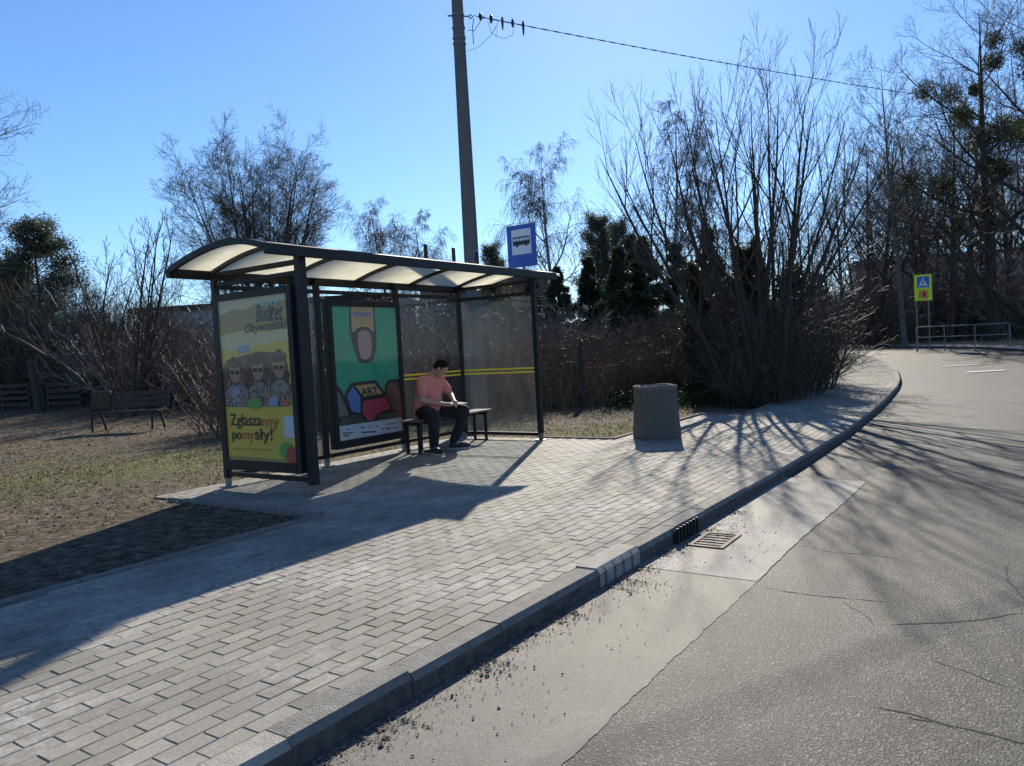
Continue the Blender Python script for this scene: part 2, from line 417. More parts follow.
for (z, k) in ((-.03, 0), (-bev, 0), (0, bev)):
    for sx, sy in ((-1, -1), (1, -1), (1, 1), (-1, 1)):
        a = sx*(hx-k); b = sy*(hy-k)
        a2 = a-yaw_*b; b2 = b+yaw_*a
        ring.append(np.stack([u+a2, v+b2+sl_*a2, z+dz+tx*b+ty*a+rise(Y0+u*sY+v*cY)], -1))
V3 = np.stack(ring, 1)                            # n,12,3
i = np.arange(n_)[:, None, None]*12
fq = np.array([(8, 9, 10, 11)]+[(r*4+j, r*4+(j+1) % 4, (r+1)*4+(j+1) % 4, (r+1)*4+j) for r in (0, 1) for j in range(4)])
Q = (i+fq[None]).reshape(-1, 4)
tone = np.clip(.5+rng.normal(0, .15, n_)+.14*fbm(u, v, 2, 4), 0, 1)
tag(LOC(npmesh('pavement_pavers', V3.reshape(-1, 3), Q, M_PAVER, col=np.repeat(tone, 12))), kind='structure')

# kerb stones (one structure) and the thin lawn edging
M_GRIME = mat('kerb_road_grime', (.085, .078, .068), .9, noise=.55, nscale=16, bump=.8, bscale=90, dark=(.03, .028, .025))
def kerb_run(name, f, us, wdt, zt, zb, m, side=1, ch=.032, joint=.008, seed=1, palette=None, skip=None):
    r = np.random.default_rng(seed); vs = []; fs = []; mi = []
    prof = [(0, zb), (0.004, zt-ch), (ch*.8, zt), (wdt, zt), (wdt, zb)]
    for s in range(len(us)-1):
        a, b = us[s]+joint/2, us[s+1]-joint/2
        if skip and skip(us[s]): continue
        dz = r.normal(0, .004); dv = r.normal(0, .004); tl = r.normal(0, .003)
        sub = np.linspace(a, b, 5); base = len(vs)
        for j, q in enumerate(sub):
            for (pv, pz) in prof:
                vv = float(f(q))+side*pv+dv; zz = float(rise(Y0+q*sY+vv*cY))+pz+dz+tl*(j/4-.5)
                vs.append((q, vv, zz))
        n = len(prof)
        for j in range(4):
            for k in range(n): fs.append((base+j*n+k, base+(j+1)*n+k, base+(j+1)*n+(k+1) % n, base+j*n+(k+1) % n)); mi.append(s)
        fs.append(tuple(base+k for k in range(n))); mi.append(s); fs.append(tuple(base+4*n+k for k in range(n-1, -1, -1))); mi.append(s)
    mb = MB()
    for f_, s in zip(fs, mi): mb.mi(palette(s) if palette else m)
    mb.v = vs; mb.f = fs; mb.m = [mb.mi(palette(s) if palette else m) for s in mi]; mb.n = len(vs)
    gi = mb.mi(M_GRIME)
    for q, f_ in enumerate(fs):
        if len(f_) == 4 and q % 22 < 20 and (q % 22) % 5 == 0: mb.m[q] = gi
    return LOC(mb.build(name))
stones = list(np.arange(-14.2, 60, 1.0))+[]
stones = [round(x-.29, 3) for x in stones if x < -4.1]+[-3.49, -2.85, -2.2, -1.2, -.62, .0]+[round(.62+k, 3) for k in range(60)]
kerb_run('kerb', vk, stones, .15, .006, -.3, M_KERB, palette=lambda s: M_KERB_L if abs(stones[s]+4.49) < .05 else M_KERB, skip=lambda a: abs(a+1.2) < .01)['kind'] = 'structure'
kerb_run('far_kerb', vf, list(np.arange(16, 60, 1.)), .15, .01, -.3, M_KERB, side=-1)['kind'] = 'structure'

M_EDGE = mat('edging_concrete', (.16, .15, .135), .9, noise=.4, nscale=20, bump=.5)
def edging(pts, name='edging'):
    mb = MB()
    for (a, b) in zip(pts[:-1], pts[1:]):
        a = Vector(a); b = Vector(b); L = (b-a).length; n = max(1, int(L/1.0)); d = (b-a)/L; nrm = Vector((-d.y, d.x))
        for i in range(n):
            p = a+d*(L*i/n+.004); q = a+d*(L*(i+1)/n-.004); zz = float(rise(Y0+p.x*sY+p.y*cY)); z2 = float(rise(Y0+q.x*sY+q.y*cY))
            j = random.uniform(-.004, .006)
            vs = []
            for (c, z) in ((p, zz), (q, z2)):
                for s, h in ((-.03, -.1), (-.03, .012), (-.022, .02), (.022, .02), (.03, .012), (.03, -.1)):
                    vs.append((c.x+nrm.x*s, c.y+nrm.y*s, z+h+j))
            mb.add(vs, [(k, (k+1) % 6, 6+(k+1) % 6, 6+k) for k in range(6)]+[(5, 4, 3, 2, 1, 0), (6, 7, 8, 9, 10, 11)])
    return LOC(mb.build(name, M_EDGE))
random.seed(3)
edging([(-12, -.90), (-.73, -.90), (-.73, 1.4)])['kind'] = 'structure'
pe = [(4.66, .2), (4.66, -1.07), (8.27, -1.02), (8.33, float(vk(8.3))+2.02)]+[(x, float(vk(x))+2.02) for x in np.arange(9.3, 50, 1.)]
edging(pe)['kind'] = 'structure'

# ------------------------------------------------------------------ drain: pale inlet stone with slots, cast iron inlet, road grate
M_IRON = mat('cast_iron', (.035, .033, .032), .6, metal=.6, noise=.4, nscale=30, bump=.6)
M_RUST = mat('rusty_iron', (.06, .045, .038), .7, metal=.4, noise=.5, nscale=30, bump=.6)
st = empty('slotted_kerb_block', UV(0, 0), YAW, 'pale concrete kerb block with four dark slots in its road face', 'kerb block')
mb = MB(); u0, u1 = -1.196, -.624; vb = float(vk(-.9)); zt = .014
slots = [u0+.075, u0+.2, u0+.325, u0+.45]
x = u0
for s_ in slots+[None]:
    e_ = (s_-.014) if s_ else u1
    mb.add([(x, vb, -.3), (e_, vb, -.3), (e_, vb+.004, zt-.03), (x, vb+.004, zt-.03), (x, vb+.03, zt), (e_, vb+.03, zt), (x, vb+.06, -.3), (e_, vb+.06, -.3), (x, vb+.06, zt), (e_, vb+.06, zt)],
           [(0, 1, 2, 3), (3, 2, 5, 4), (4, 5, 9, 8), (0, 3, 4, 8, 6), (1, 7, 9, 5, 2)])
    if s_:
        a, b = s_-.014, s_+.014
        mb.add([(a, vb+.003, zt-.035), (b, vb+.003, zt-.035), (b, vb+.03, zt), (a, vb+.03, zt), (a, vb+.06, zt), (b, vb+.06, zt)], [(0, 1, 2, 3), (3, 2, 5, 4)])
        x = b
mb.box((u0, vb+.06, -.3), (u1, vb+.17, zt))
mb.build('block', M_KERB_L, st)
for s_ in slots:
    q = MB(); q.box((s_-.02, vb+.045, -.12), (s_+.02, vb+.058, zt-.04)); q.build('slot', M_IRON, st)
dr = empty('storm_drain', UV(0, 0), YAW, 'cast iron road drain with ribbed kerb inlet and slotted grate beside the pale patch', 'drain')
vb = float(vk(.2))
q = MB(); q.box((-.10, vb-.02, RZ-.02), (.34, vb-.008, .0), M_IRON)
for k in range(7): q.box((-.09+k*.065, vb-.035, RZ-.01), (-.065+k*.065, vb-.008, .012), M_IRON, bev=.004)
q.build('ribbed_inlet', M_IRON, dr)
g = MB(); x0, x1, y0, y1, z = -.10, .32, vb-.36, vb-.10, RZ+.014
g.box((x0, y0, z-.03), (x1, y0+.03, z)); g.box((x0, y1-.03, z-.03), (x1, y1, z)); g.box((x0, y0+.03, z-.03), (x0+.03, y1-.03, z)); g.box((x1-.03, y0+.03, z-.03), (x1, y1-.03, z))
for k in range(6): g.box((x0+.07+k*.07, y0+.03, z-.03), (x0+.09+k*.07, y1-.03, z-.003))
g.build('grate', M_RUST, dr)
g = MB(); g.box((x0+.03, y0+.03, z-.028), (x1-.03, y1-.03, z-.022)); g.build('pit', mat('pit_black', (.008, .008, .008), .9), dr)

M_CRACK = mat('tarred_crack', (.022, .021, .020), .9, noise=.5, nscale=30)
def crack(mb, pa, pb, w0, seed, wig=.035):
    r = random.Random(seed); P_ = []
    for px, py in (pa, pb):
        d = ray(px, py); t = (RZ-EYE)/d.z; P_.append(Vector(w2uv(d.x*t, d.y*t)))
    n_ = max(6, int((P_[1]-P_[0]).length/.04)); o = 0; L_, R_2 = [], []; d = (P_[1]-P_[0]).normalized(); nn = Vector((-d.y, d.x)); v_ = 0
    for i in range(n_+1):
        v_ = v_*.75+r.gauss(0, wig*.35); o += v_*.5; o *= .985; p = P_[0].lerp(P_[1], i/n_)+nn*o; w_ = w0*r.uniform(.25, 1.2)*(min(1, 5*i/n_, 5*(1-i/n_))+.1)
        z = float(rise(Y0+p.x*sY+p.y*cY))+RZ+.0015; L_.append((p.x+nn.x*w_, p.y+nn.y*w_, z)); R_2.append((p.x-nn.x*w_, p.y-nn.y*w_, z))
    mb.add(L_+R_2, [(i, n_+1+i, n_+2+i, i+1) for i in range(n_)])
mb = MB()
for k, (a, b, w_) in enumerate((((762, 587), (890, 597), .005), ((882, 625), (1040, 618), .006), ((840, 600), (884, 626), .004), ((872, 707), (1030, 762), .007), ((905, 716), (960, 728), .004), ((1010, 560), (1060, 640), .005), ((800, 545), (905, 560), .004), ((900, 470), (1010, 500), .005), ((930, 660), (1000, 690), .004))): crack(mb, a, b, w_, k+5)
tag(LOC(mb.build('road_cracks', M_CRACK)), kind='structure')
# gravel and grit in the gutter, loose crumbs
M_GRIT = mat('gutter_grit', (.16, .135, .11), .9, noise=.7, nscale=40, dark=(.02, .016, .012))
def pebbles(name, U, V, Z, S, m):
    n = len(U); ph = np.array([(1, 0, 0), (0, 1, 0), (-1, 0, 0), (0, -1, 0), (0, 0, .7), (0, 0, -.6)])
    d = rng.normal(0, .25, (n, 6, 3))+ph[None]; a = rng.uniform(0, 6.28, n)
    x = d[..., 0]*np.cos(a)[:, None]-d[..., 1]*np.sin(a)[:, None]; y = d[..., 0]*np.sin(a)[:, None]+d[..., 1]*np.cos(a)[:, None]
    pts = np.stack([U[:, None]+x*S[:, None]*1.2, V[:, None]+y*S[:, None]*.8, Z[:, None]+d[..., 2]*S[:, None]*.7], -1)
    f = np.array([(0, 1, 4), (1, 2, 4), (2, 3, 4), (3, 0, 4), (1, 0, 5), (2, 1, 5), (3, 2, 5), (0, 3, 5)])
    Q = (np.arange(n)[:, None, None]*6+f[None]).reshape(-1, 3)
    return LOC(npmesh(name, pts.reshape(-1, 3), Q, m))
n = 2600
U = rng.uniform(-4.5, 1.2, n); U = U+.12*np.sin(U*9)+.07*np.sin(U*23+1); V = vk(U)-.02-np.abs(rng.normal(0, .10, n))*(1+.5*np.sin(U*4)); S = rng.gamma(2, .0016, n)+.001
tag(pebbles('gutter_grit', U, V, RZ+.006+S*.3, S, M_GRIT), kind='stuff')
n = 5000
U = rng.uniform(-5, 1.0, n); V = vk(U)-.01-np.abs(rng.normal(0, .10, n)); S = rng.gamma(2, .0008, n)+.0008
tag(pebbles('fine_gravel', U, V, RZ+.005+S*.3, S, mat('pale_gravel', (.36, .29, .24), .9, noise=.4, nscale=60)), kind='stuff')
n = 420
U = rng.uniform(-4.5, 1, n); V = vk(U)-rng.uniform(.1, .65, n); S = rng.gamma(2, .0012, n)+.001
tag(pebbles('loose_crumbs', U, V, RZ+.006+S*.3, S, M_IRON), kind='stuff')

# ------------------------------------------------------------------ SHELTER
M_BLK = mat('black_powder_coat', (.012, .013, .016), .45, spec=.3, noise=.25, nscale=12)
M_FOOT = mat('galvanised_foot', (.2, .2, .2), .5, metal=.7, noise=.3, nscale=20)
def glass_mat(name, dust, tint=(.8, .82, .83), dens=.12):
    m = bpy.data.materials.new(name); m.use_nodes = True; n = m.node_tree.nodes; l = m.node_tree.links
    for x in list(n): n.remove(x)
    out = n.new('ShaderNodeOutputMaterial'); tr = n.new('ShaderNodeBsdfTransparent'); tr.inputs[0].default_value = (*tint, 1)
    gl = n.new('ShaderNodeBsdfGlossy'); gl.inputs['Roughness'].default_value = .04
    tl = n.new('ShaderNodeBsdfTranslucent'); tl.inputs[0].default_value = (.42, .46, .5, 1); df = n.new('ShaderNodeBsdfDiffuse'); df.inputs[0].default_value = (.4, .4, .4, 1)
    lw = n.new('ShaderNodeLayerWeight'); lw.inputs[0].default_value = .5
    pw = n.new('ShaderNodeMath'); pw.operation = 'POWER'; pw.inputs[1].default_value = 5; l.new(lw.outputs['Facing'], pw.inputs[0])
    fr = n.new('ShaderNodeMath'); fr.operation = 'MULTIPLY_ADD'; fr.inputs[1].default_value = .7; fr.inputs[2].default_value = .022; l.new(pw.outputs[0], fr.inputs[0])
    tc = n.new('ShaderNodeTexCoord'); no = n.new('ShaderNodeTexNoise'); no.inputs['Scale'].default_value = 3; no.inputs['Detail'].default_value = 8; no.inputs['Roughness'].default_value = .75
    mp = n.new('ShaderNodeMapping'); mp.inputs['Scale'].default_value = (1, 1, .35)
    l.new(tc.outputs['Object'], mp.inputs[0]); l.new(mp.outputs[0], no.inputs['Vector'])
    rp = n.new('ShaderNodeMapRange'); rp.inputs[1].default_value = .3; rp.inputs[2].default_value = .75; rp.inputs[3].default_value = dust*.3; rp.inputs[4].default_value = dust*1.7
    l.new(no.outputs['Fac'], rp.inputs[0])
    a = n.new('ShaderNodeMixShader'); a.inputs[0].default_value = .4; l.new(tl.outputs[0], a.inputs[1]); l.new(df.outputs[0], a.inputs[2])
    b = n.new('ShaderNodeMixShader'); l.new(rp.outputs[0], b.inputs[0]); l.new(tr.outputs[0], b.inputs[1]); l.new(a.outputs[0], b.inputs[2])
    c = n.new('ShaderNodeMixShader'); l.new(fr.outputs[0], c.inputs[0]); l.new(b.outputs[0], c.inputs[1]); l.new(gl.outputs[0], c.inputs[2])
    l.new(c.outputs[0], out.inputs[0]); return m
M_GLASS = glass_mat('dusty_glass', .034); M_GLASS_C = glass_mat('poster_glass', .02, (.94, .95, .95))
def opal_mat():
    m = bpy.data.materials.new('opal_polycarbonate'); m.use_nodes = True; n = m.node_tree.nodes; l = m.node_tree.links
    b = n['Principled BSDF']; b.inputs['Base Color'].default_value = (.78, .76, .67, 1); b.inputs['Roughness'].default_value = .3
    tl = n.new('ShaderNodeBsdfTranslucent'); tc = n.new('ShaderNodeTexCoord'); no = n.new('ShaderNodeTexNoise'); no.inputs['Scale'].default_value = 5; no.inputs['Detail'].default_value = 6
    l.new(tc.outputs['Object'], no.inputs['Vector']); r = n.new('ShaderNodeValToRGB'); r.color_ramp.elements[0].color = (.88, .86, .74, 1); r.color_ramp.elements[1].color = (.96, .95, .87, 1)
    r.color_ramp.elements[0].position = .3; r.color_ramp.elements[1].position = .6
    l.new(no.outputs['Fac'], r.inputs[0]); l.new(r.outputs[0], tl.inputs[0])
    mx = n.new('ShaderNodeMixShader'); mx.inputs[0].default_value = .6; l.new(b.outputs[0], mx.inputs[1]); l.new(tl.outputs[0], mx.inputs[2])
    l.new(mx.outputs[0], n['Material Output'].inputs[0]); return m
M_OPAL = opal_mat()

SH = empty('bus_shelter', UV(0, 0), YAW, 'black framed bus shelter with curved translucent roof and two poster cases', 'bus shelter')
L_, D_ = 4.39, 1.43
# posts
for (pu_, pv_, top, wd) in ((0, 0, 2.44, .09), (L_, 0, 2.44, .075), (0, D_, 2.42, .07), (1.46, D_, 2.42, .07), (2.93, D_, 2.42, .07), (L_, D_, 2.42, .07)):
    p = MB(); p.box((pu_-wd/2, pv_-wd/2, .10), (pu_+wd/2, pv_+wd/2, top), bev=.006); po = p.build('post', M_BLK, SH)
    p = MB(); p.box((pu_-wd*.36, pv_-wd*.36, .0), (pu_+wd*.36, pv_+wd*.36, .10)); p.box((pu_-.07, pv_-.07, .001), (pu_+.07, pv_+.07, .012)); p.build('foot', M_FOOT, po)
# rails
def rail(a, b, h=.05, t=.04, nm='rail'):
    p = MB(); p.box((min(a[0], b[0])-(t/2 if a[0] == b[0] else 0), min(a[1], b[1])-(t/2 if a[1] == b[1] else 0), a[2]-h/2),
                    (max(a[0], b[0])+(t/2 if a[0] == b[0] else 0), max(a[1], b[1])+(t/2 if a[1] == b[1] else 0), a[2]+h/2), bev=.004)
    return p.build(nm, M_BLK, SH)
for z, h in ((2.25, .05), (.13, .05)):
    for a, b in ((.036, 1.424), (1.496, 2.894), (2.966, 4.354)): rail((a, D_, z), (b, D_, z), h)
    rail((0, .046, z+.02), (0, 1.394, z+.02), h); rail((L_, .038, z-.04), (L_, 1.394, z-.04), h)
# roof: profile in (v, z)
prof = [(-.10, 2.505), (.1, 2.56), (.31, 2.597), (.55, 2.605), (.75, 2.59), (.95, 2.56), (1.15, 2.52), (1.33, 2.475), (1.49, 2.43)]
def spl(P, n):
    P = np.array(P); t = np.linspace(0, len(P)-1, n); return np.stack([_i(P[:, 0], t), _i(P[:, 1], t)], -1)
def _i(a, t):
    k = np.clip(t.astype(int), 0, len(a)-2); f = t-k
    p0 = a[np.maximum(k-1, 0)]; p1 = a[k]; p2 = a[k+1]; p3 = a[np.minimum(k+2, len(a)-1)]
    return .5*((2*p1)+(-p0+p2)*f+(2*p0-5*p1+4*p2-p3)*f*f+(-p0+3*p1-3*p2+p3)*f**3)
pr = spl(prof, 33); RU0, RU1 = -.52, 5.02
def strip(u0, u1, dz0, dz1, name, m, P=pr, parent=SH, smooth=False):
    vs = []; n = len(P)
    for u_ in (u0, u1):
        for dz in (dz0, dz1):
            vs += [(u_, a, b+dz) for a, b in P]
    fs = []
    for i in range(n-1):
        fs += [(i, i+1, 2*n+i+1, 2*n+i), (n+i, 3*n+i, 3*n+i+1, n+i+1), (i, n+i, n+i+1, i+1), (2*n+i, 2*n+i+1, 3*n+i+1, 3*n+i)]
    fs += [(0, 2*n, 3*n, n), (n-1, 2*n-1, 4*n-1, 3*n-1)]
    b = MB(); b.add(vs, fs); return b.build(name, m, parent, smooth)
bays = np.linspace(0.0, L_, 5)
edges = [RU0+.045]+list(bays)+[RU1-.045]
for a, b in zip(edges[:-1], edges[1:]): strip(a+.002, b-.002, -.004, .004, 'roof_panel', M_OPAL, smooth=True)
for a in bays: strip(a-.02, a+.02, -.045, -.006, 'roof_rib', M_BLK)
strip(RU0, RU0+.042, -.05, .012, 'end_rim', M_BLK); strip(RU1-.042, RU1, -.03, .006, 'end_rim', M_OPAL)
b = MB(); b.box((RU0, -.145, 2.405), (RU1-.16, -.103, 2.515), bev=.008); b.box((RU0+.05, -.10, 2.42), (RU1-.2, -.05, 2.47)); b.build('front_beam', M_BLK, SH)
b = MB(); b.box((RU0, 1.455, 2.335), (RU1-.4, 1.535, 2.432), bev=.008); b.build('rear_gutter', M_BLK, SH)
for a in (0, L_):   # cross beams under the roof over the side walls
    b = MB(); b.box((a-.025, .047, 2.355), (a+.025, 1.393, 2.405)); b.build('cross_beam', M_BLK, SH)
for u_, lean in ((2.80, 0), (3.41, 0), (3.97, 0)):
    b = MB(); b.box((u_-.022, .68, 2.58), (u_+.022, .72, 2.88), bev=.004)
    if u_ > 3.9: b.tube([(u_-.09, .66, 2.86), (u_-.06, .67, 2.75), (u_, .69, 2.66)], .012, 6)
    b.build('roof_stub', M_BLK, SH)
# glass
M_YEL = mat('yellow_band', (.9, .68, .02), .5)
def pane(a, b, nm='glass_pane'):
    p = MB(); p.box(a, b); return p.build(nm, M_GLASS, SH)
pane((.045, D_-.004, .16), (1.415, D_+.004, 2.22))
pb = pane((2.975, D_-.004, .16), (4.345, D_+.004, 2.22)); ps = pane((L_-.004, .045, .12), (L_+.004, 1.385, 2.18))
for z in (1.088, 1.030):
    q = MB(); q.box((2.98, D_-.010, z-.012), (4.34, D_-.006, z+.012)); q.build('warning_stripe', M_YEL, pb)
    q = MB(); q.box((L_-.010, .05, z-.012), (L_-.006, 1.38, z+.012)); q.build('warning_stripe', M_YEL, ps)

# poster cases ---------------------------------------------------------------
_cache = {}
def text_poly(s, size, shear=0, bold=0):
    cu = bpy.data.curves.new('t', 'FONT'); cu.body = s; cu.size = size; cu.shear = shear; cu.offset = bold; cu.resolution_u = 3
    o = bpy.data.objects.new('t', cu); COL.objects.link(o)
    dg = bpy.context.evaluated_depsgraph_get(); me = o.evaluated_get(dg).to_mesh()
    V = [tuple(v.co) for v in me.vertices]; Fs = [tuple(p.vertices) for p in me.polygons]
    o.evaluated_get(dg).to_mesh_clear(); bpy.data.objects.remove(o); bpy.data.curves.remove(cu)
    return V, Fs
def put_text(mb, s, x, y, wdt, hgt, m, z, Mx, shear=0, bold=0, rot=0):
    V, Fs = text_poly(s, 1, shear, bold)
    a = np.array(V); lo = a.min(0); hi = a.max(0); sx = wdt/(hi[0]-lo[0]); sy_ = hgt/(hi[1]-lo[1])
    vs = []
    for p in V:
        X = (p[0]-lo[0])*sx; Y = (p[1]-lo[1])*sy_
        X, Y = X*math.cos(rot)-Y*math.sin(rot), X*math.sin(rot)+Y*math.cos(rot)
        vs.append(Mx @ Vector((x+X, y+Y, z)))
    mb.add(vs, Fs, m)
def ell(cx, cy, rx, ry, n=18, a0=0, a1=2*math.pi): return [(cx+rx*math.cos(a0+(a1-a0)*i/n), cy+ry*math.sin(a0+(a1-a0)*i/n)) for i in range(n)]
def pm(name, c, r=.45): return mat(name, c, r, noise=.08, nscale=3)
K_ = pm('print_black', (.015, .015, .018)); 
# case one: local frame x to the right, y up, z out of the poster
def case(Mx, W, H, name_label, depth=.14):
    root_ = MB(); fr = .075
    root_.box((-fr, -fr-.03, -depth), (0, H+fr, 0), bev=.006, M=Mx); root_.box((W, -fr-.03, -depth), (W+fr, H+fr, 0), bev=.006, M=Mx)
    root_.box((0, H, -depth), (W, H+fr, 0), M=Mx); root_.box((0, -fr-.03, -depth), (W, 0, 0), M=Mx); root_.box((0, 0, -depth), (W, H, -.03), M=Mx)
    c = root_.build('poster_case', M_BLK, SH); c['label'] = name_label
    g = MB(); g.box((0.002, .002, -.008), (W-.002, H-.002, -.004), M=Mx); g.build('cover_glass', M_GLASS_C, c)
    return c
M1 = Matrix(((0, 0, -1, -.085), (-1, 0, 0, 1.305), (0, 1, 0, .325), (0, 0, 0, 1)))
W1, H1 = 1.15, 1.75
c1 = case(M1, W1, H1, 'end poster case with the yellow poster')
Y_ = pm('poster_yellow', (.76, .55, .08)); YL = pm('poster_pale', (.70, .60, .34)); OR = pm('poster_orange', (.62, .16, .05)); BR = pm('poster_brown', (.44, .30, .10))
SK = pm('poster_skin', (.42, .26, .18)); HA = pm('poster_hair', (.05, .03, .03)); HB = pm('poster_hair_brown', (.13, .08, .06));  GY = pm('poster_grey', (.28, .27, .27)); GN = pm('poster_green', (.12, .42, .10)); BU = pm('poster_blue', (.28, .38, .55)); RD = pm('poster_red', (.5, .08, .05)); WH = pm('poster_white', (.66, .68, .72)); TL = pm('poster_teal', (.25, .5, .36))
p1 = MB(); L = lambda k: -.029+.0012*k
def S1(pts, k, m): p1.flat([(x*W1, (1-y)*H1) for x, y in pts], L(k), m, M1)
p1.box((0, 0, -.0298), (W1, H1, -.029), Y_, M=M1)
S1([(0, .0), (0, .13), (.25, .10), (.6, .045), (1, .05), (1, 0)][::1], 1, YL)
S1([(0, .09), (0, .21), (.4, .19), (1, .21), (1, .04), (.6, .04), (.4, .07), (.2, .06)], 2, BR)
S1([(0, .22), (0, .305), (.3, .32), (.55, .29), (1, .275), (1, .205), (.6, .22), (.3, .2)], 3, YL)
S1([(.62, .035), (.6, .06), (.84, .062), (.86, .04)], 4, TL)
S1([(.25, .29), (.25, .33), (.42, .33), (.42, .285)], 4, BU)
put_text(p1, 'Bud\u017cet', .55*W1, (1-.155)*H1, .38*W1, .115*H1, K_, L(6), M1, shear=.35, bold=.012)
put_text(p1, 'Obywatelski', .38*W1, (1-.232)*H1, .60*W1, .075*H1, K_, L(6), M1, shear=.35, rot=.03, bold=.008)
# the group photograph: three young people, plain shapes
pr_ = random.Random(4)
S1([(0, .665), (0, .42), (.08, .37), (.3, .35), (.55, .33), (.8, .34), (.93, .38), (.93, .665)], 4.6, HB)
for hx_, hy_, hr_, n0 in ((.18, .43, .10, 40), (.53, .425, .13, 70), (.83, .41, .09, 40), (.50, .51, .14, 50), (.85, .49, .10, 36)):
    for _ in range(n0):
        a0_ = pr_.uniform(0, 6.28); q0 = hr_*pr_.uniform(.2, 1); S1(ell(hx_+q0*math.cos(a0_), hy_+q0*.62*math.sin(a0_), pr_.uniform(.025, .05), pr_.uniform(.018, .032), 9), 5+pr_.uniform(0, .6), HA if pr_.random() < .8 else HB)
S1(ell(.84, .345, .04, .022), 5, HA)
for cx, cy, sh_, m in ((.19, .45, .17, GY), (.53, .44, .15, GY), (.83, .43, .13, GY)):
    S1([(cx-sh_, .66), (cx-sh_, cy+.12), (cx-.05, cy+.075), (cx+.05, cy+.075), (cx+sh_, cy+.12), (cx+sh_, .66)], 6, m)
    S1(ell(cx, cy, .085, .066), 7, SK)
    S1([(cx-.07, cy-.012), (cx-.07, cy+.01), (cx-.01, cy+.014), (cx-.005, cy-.01)], 8, K_); S1([(cx+.005, cy-.01), (cx+.01, cy+.014), (cx+.07, cy+.01), (cx+.07, cy-.012)], 8, K_)
    S1(ell(cx, cy-.048, .078, .022), 9, HA); S1([(cx-.012, cy), (cx+.012, cy), (cx+.008, cy+.022), (cx-.008, cy+.022)], 9, BR)
    for _ in range(26):
        x_ = cx+pr_.uniform(-sh_, sh_)*.9; y_ = pr_.uniform(cy+.12, .64); S1([(x_, y_), (x_+.02, y_+.006), (x_+.016, y_+.028), (x_-.004, y_+.02)], 9.5, pr_.choice([GY, HB, SK, m, BR]))
for _ in range(170):
    x_ = pr_.uniform(.02, .97); y_ = pr_.uniform(.51, .645); q0 = pr_.uniform(.008, .022)
    S1([(x_, y_), (x_+q0*pr_.uniform(.5, 1.2), y_+q0*.3), (x_+q0, y_+q0), (x_-q0*.4, y_+q0*pr_.uniform(.6, 1.4))], 9.6+pr_.uniform(0, 1.2), pr_.choice([GY, HB, SK, HA, BR, HB, HA, GY]))
S1([(.13, .66), (.14, .53), (.25, .53), (.26, .66)], 9, BU)
for k in range(14): 
    x_ = .08+.065*k; S1([(x_, .655), (x_+.004, .50+.04*((k*7) % 3)), (x_+.022, .50+.04*((k*7) % 3)), (x_+.02, .655)], 8, (SK, GY, HA)[k % 3])
S1(ell(.46, .645, .10, .035), 11, GN); S1([(.68, .61), (.68, .665), (.79, .66), (.79, .605)], 11, BU); S1(ell(.9, .645, .035, .02), 11, OR)
put_text(p1, 'Zg\u0142asza', .06*W1, (1-.805)*H1, .47*W1, .095*H1, K_, L(6), M1, bold=.012); put_text(p1, 'my', .54*W1, (1-.812)*H1, .235*W1, .072*H1, OR, L(6), M1, bold=.012)
put_text(p1, 'po', .075*W1, (1-.89)*H1, .14*W1, .065*H1, K_, L(6), M1, bold=.012); put_text(p1, 'my', .225*W1, (1-.89)*H1, .185*W1, .065*H1, OR, L(6), M1, bold=.012)
put_text(p1, 's\u0142y!', .42*W1, (1-.892)*H1, .255*W1, .095*H1, K_, L(6), M1, bold=.012)
S1([(.845, .72), (.845, .85), (.995, .85), (.995, .72)], 6, WH)
for k in range(9):
    x_ = .08+.065*k; S1([(x_, .925), (x_, .933), (x_+.045, .933), (x_+.045, .925)], 6, BR)
S1(ell(.86, .93, .10, .055), 6, GN); S1(ell(.93, .96, .08, .06)[0:18], 7, RD)
S1([(0, .975), (0, 1), (1, 1), (1, .985)], 4, BR)
po = p1.build('poster', None, c1); po['label'] = 'yellow council poster with three people and orange and black lettering'

M2 = Matrix(((1, 0, 0, 1.645), (0, 0, -1, 1.352), (0, 1, 0, .305), (0, 0, 0, 1)))
W2, H2 = 1.21, 1.76
c2 = case(M2, W2, H2, 'rear wall poster case with the green poster', .12)
p2 = MB()
def S2(pts, k, m):
    out = []
    for x, y in pts:
        xl = 62+(y-80)/645*33; xr = 385+(y-85)/595*8; s = (x-xl)/(xr-xl); t = (y-80)/(645*(1-s)+600*s)
        out.append((min(max(s, 0), 1)*W2, (1-min(max(t, 0), 1))*H2))
    p2.flat(out, L(k), m, M2)
GR2 = pm('poster_sea_green', (.02, .40, .25)); PK = pm('poster_pink', (.52, .28, .30)); TAN = pm('poster_tan', (.55, .38, .16)); BL2 = pm('poster_cobalt', (.12, .22, .55)); CR = pm('poster_crimson', (.50, .05, .10)); DG = pm('poster_dark', (.07, .075, .065)); PU = pm('poster_violet', (.25, .20, .45)); MG = pm('poster_mid', (.16, .18, .15))
p2.box((0, 0, -.0298), (W2, H2, -.029), GR2, M=M2)
S2([(148, 60), (148, 200), (165, 280), (190, 345), (230, 352), (262, 335), (280, 270), (275, 60)], 1, K_)
S2([(156, 60), (158, 195), (182, 215), (258, 215), (268, 195), (266, 60)], 2, TAN)
S2([(165, 104), (167, 128), (257, 126), (256, 106)], 3, PU)
S2([(166, 215), (176, 190), (205, 175), (240, 178), (262, 200), (270, 265), (255, 330), (235, 350), (195, 348), (175, 290)], 4, K_)
S2([(184, 225), (190, 203), (210, 192), (238, 193), (250, 212), (256, 265), (246, 318), (225, 334), (202, 330), (190, 290)], 5, PK)
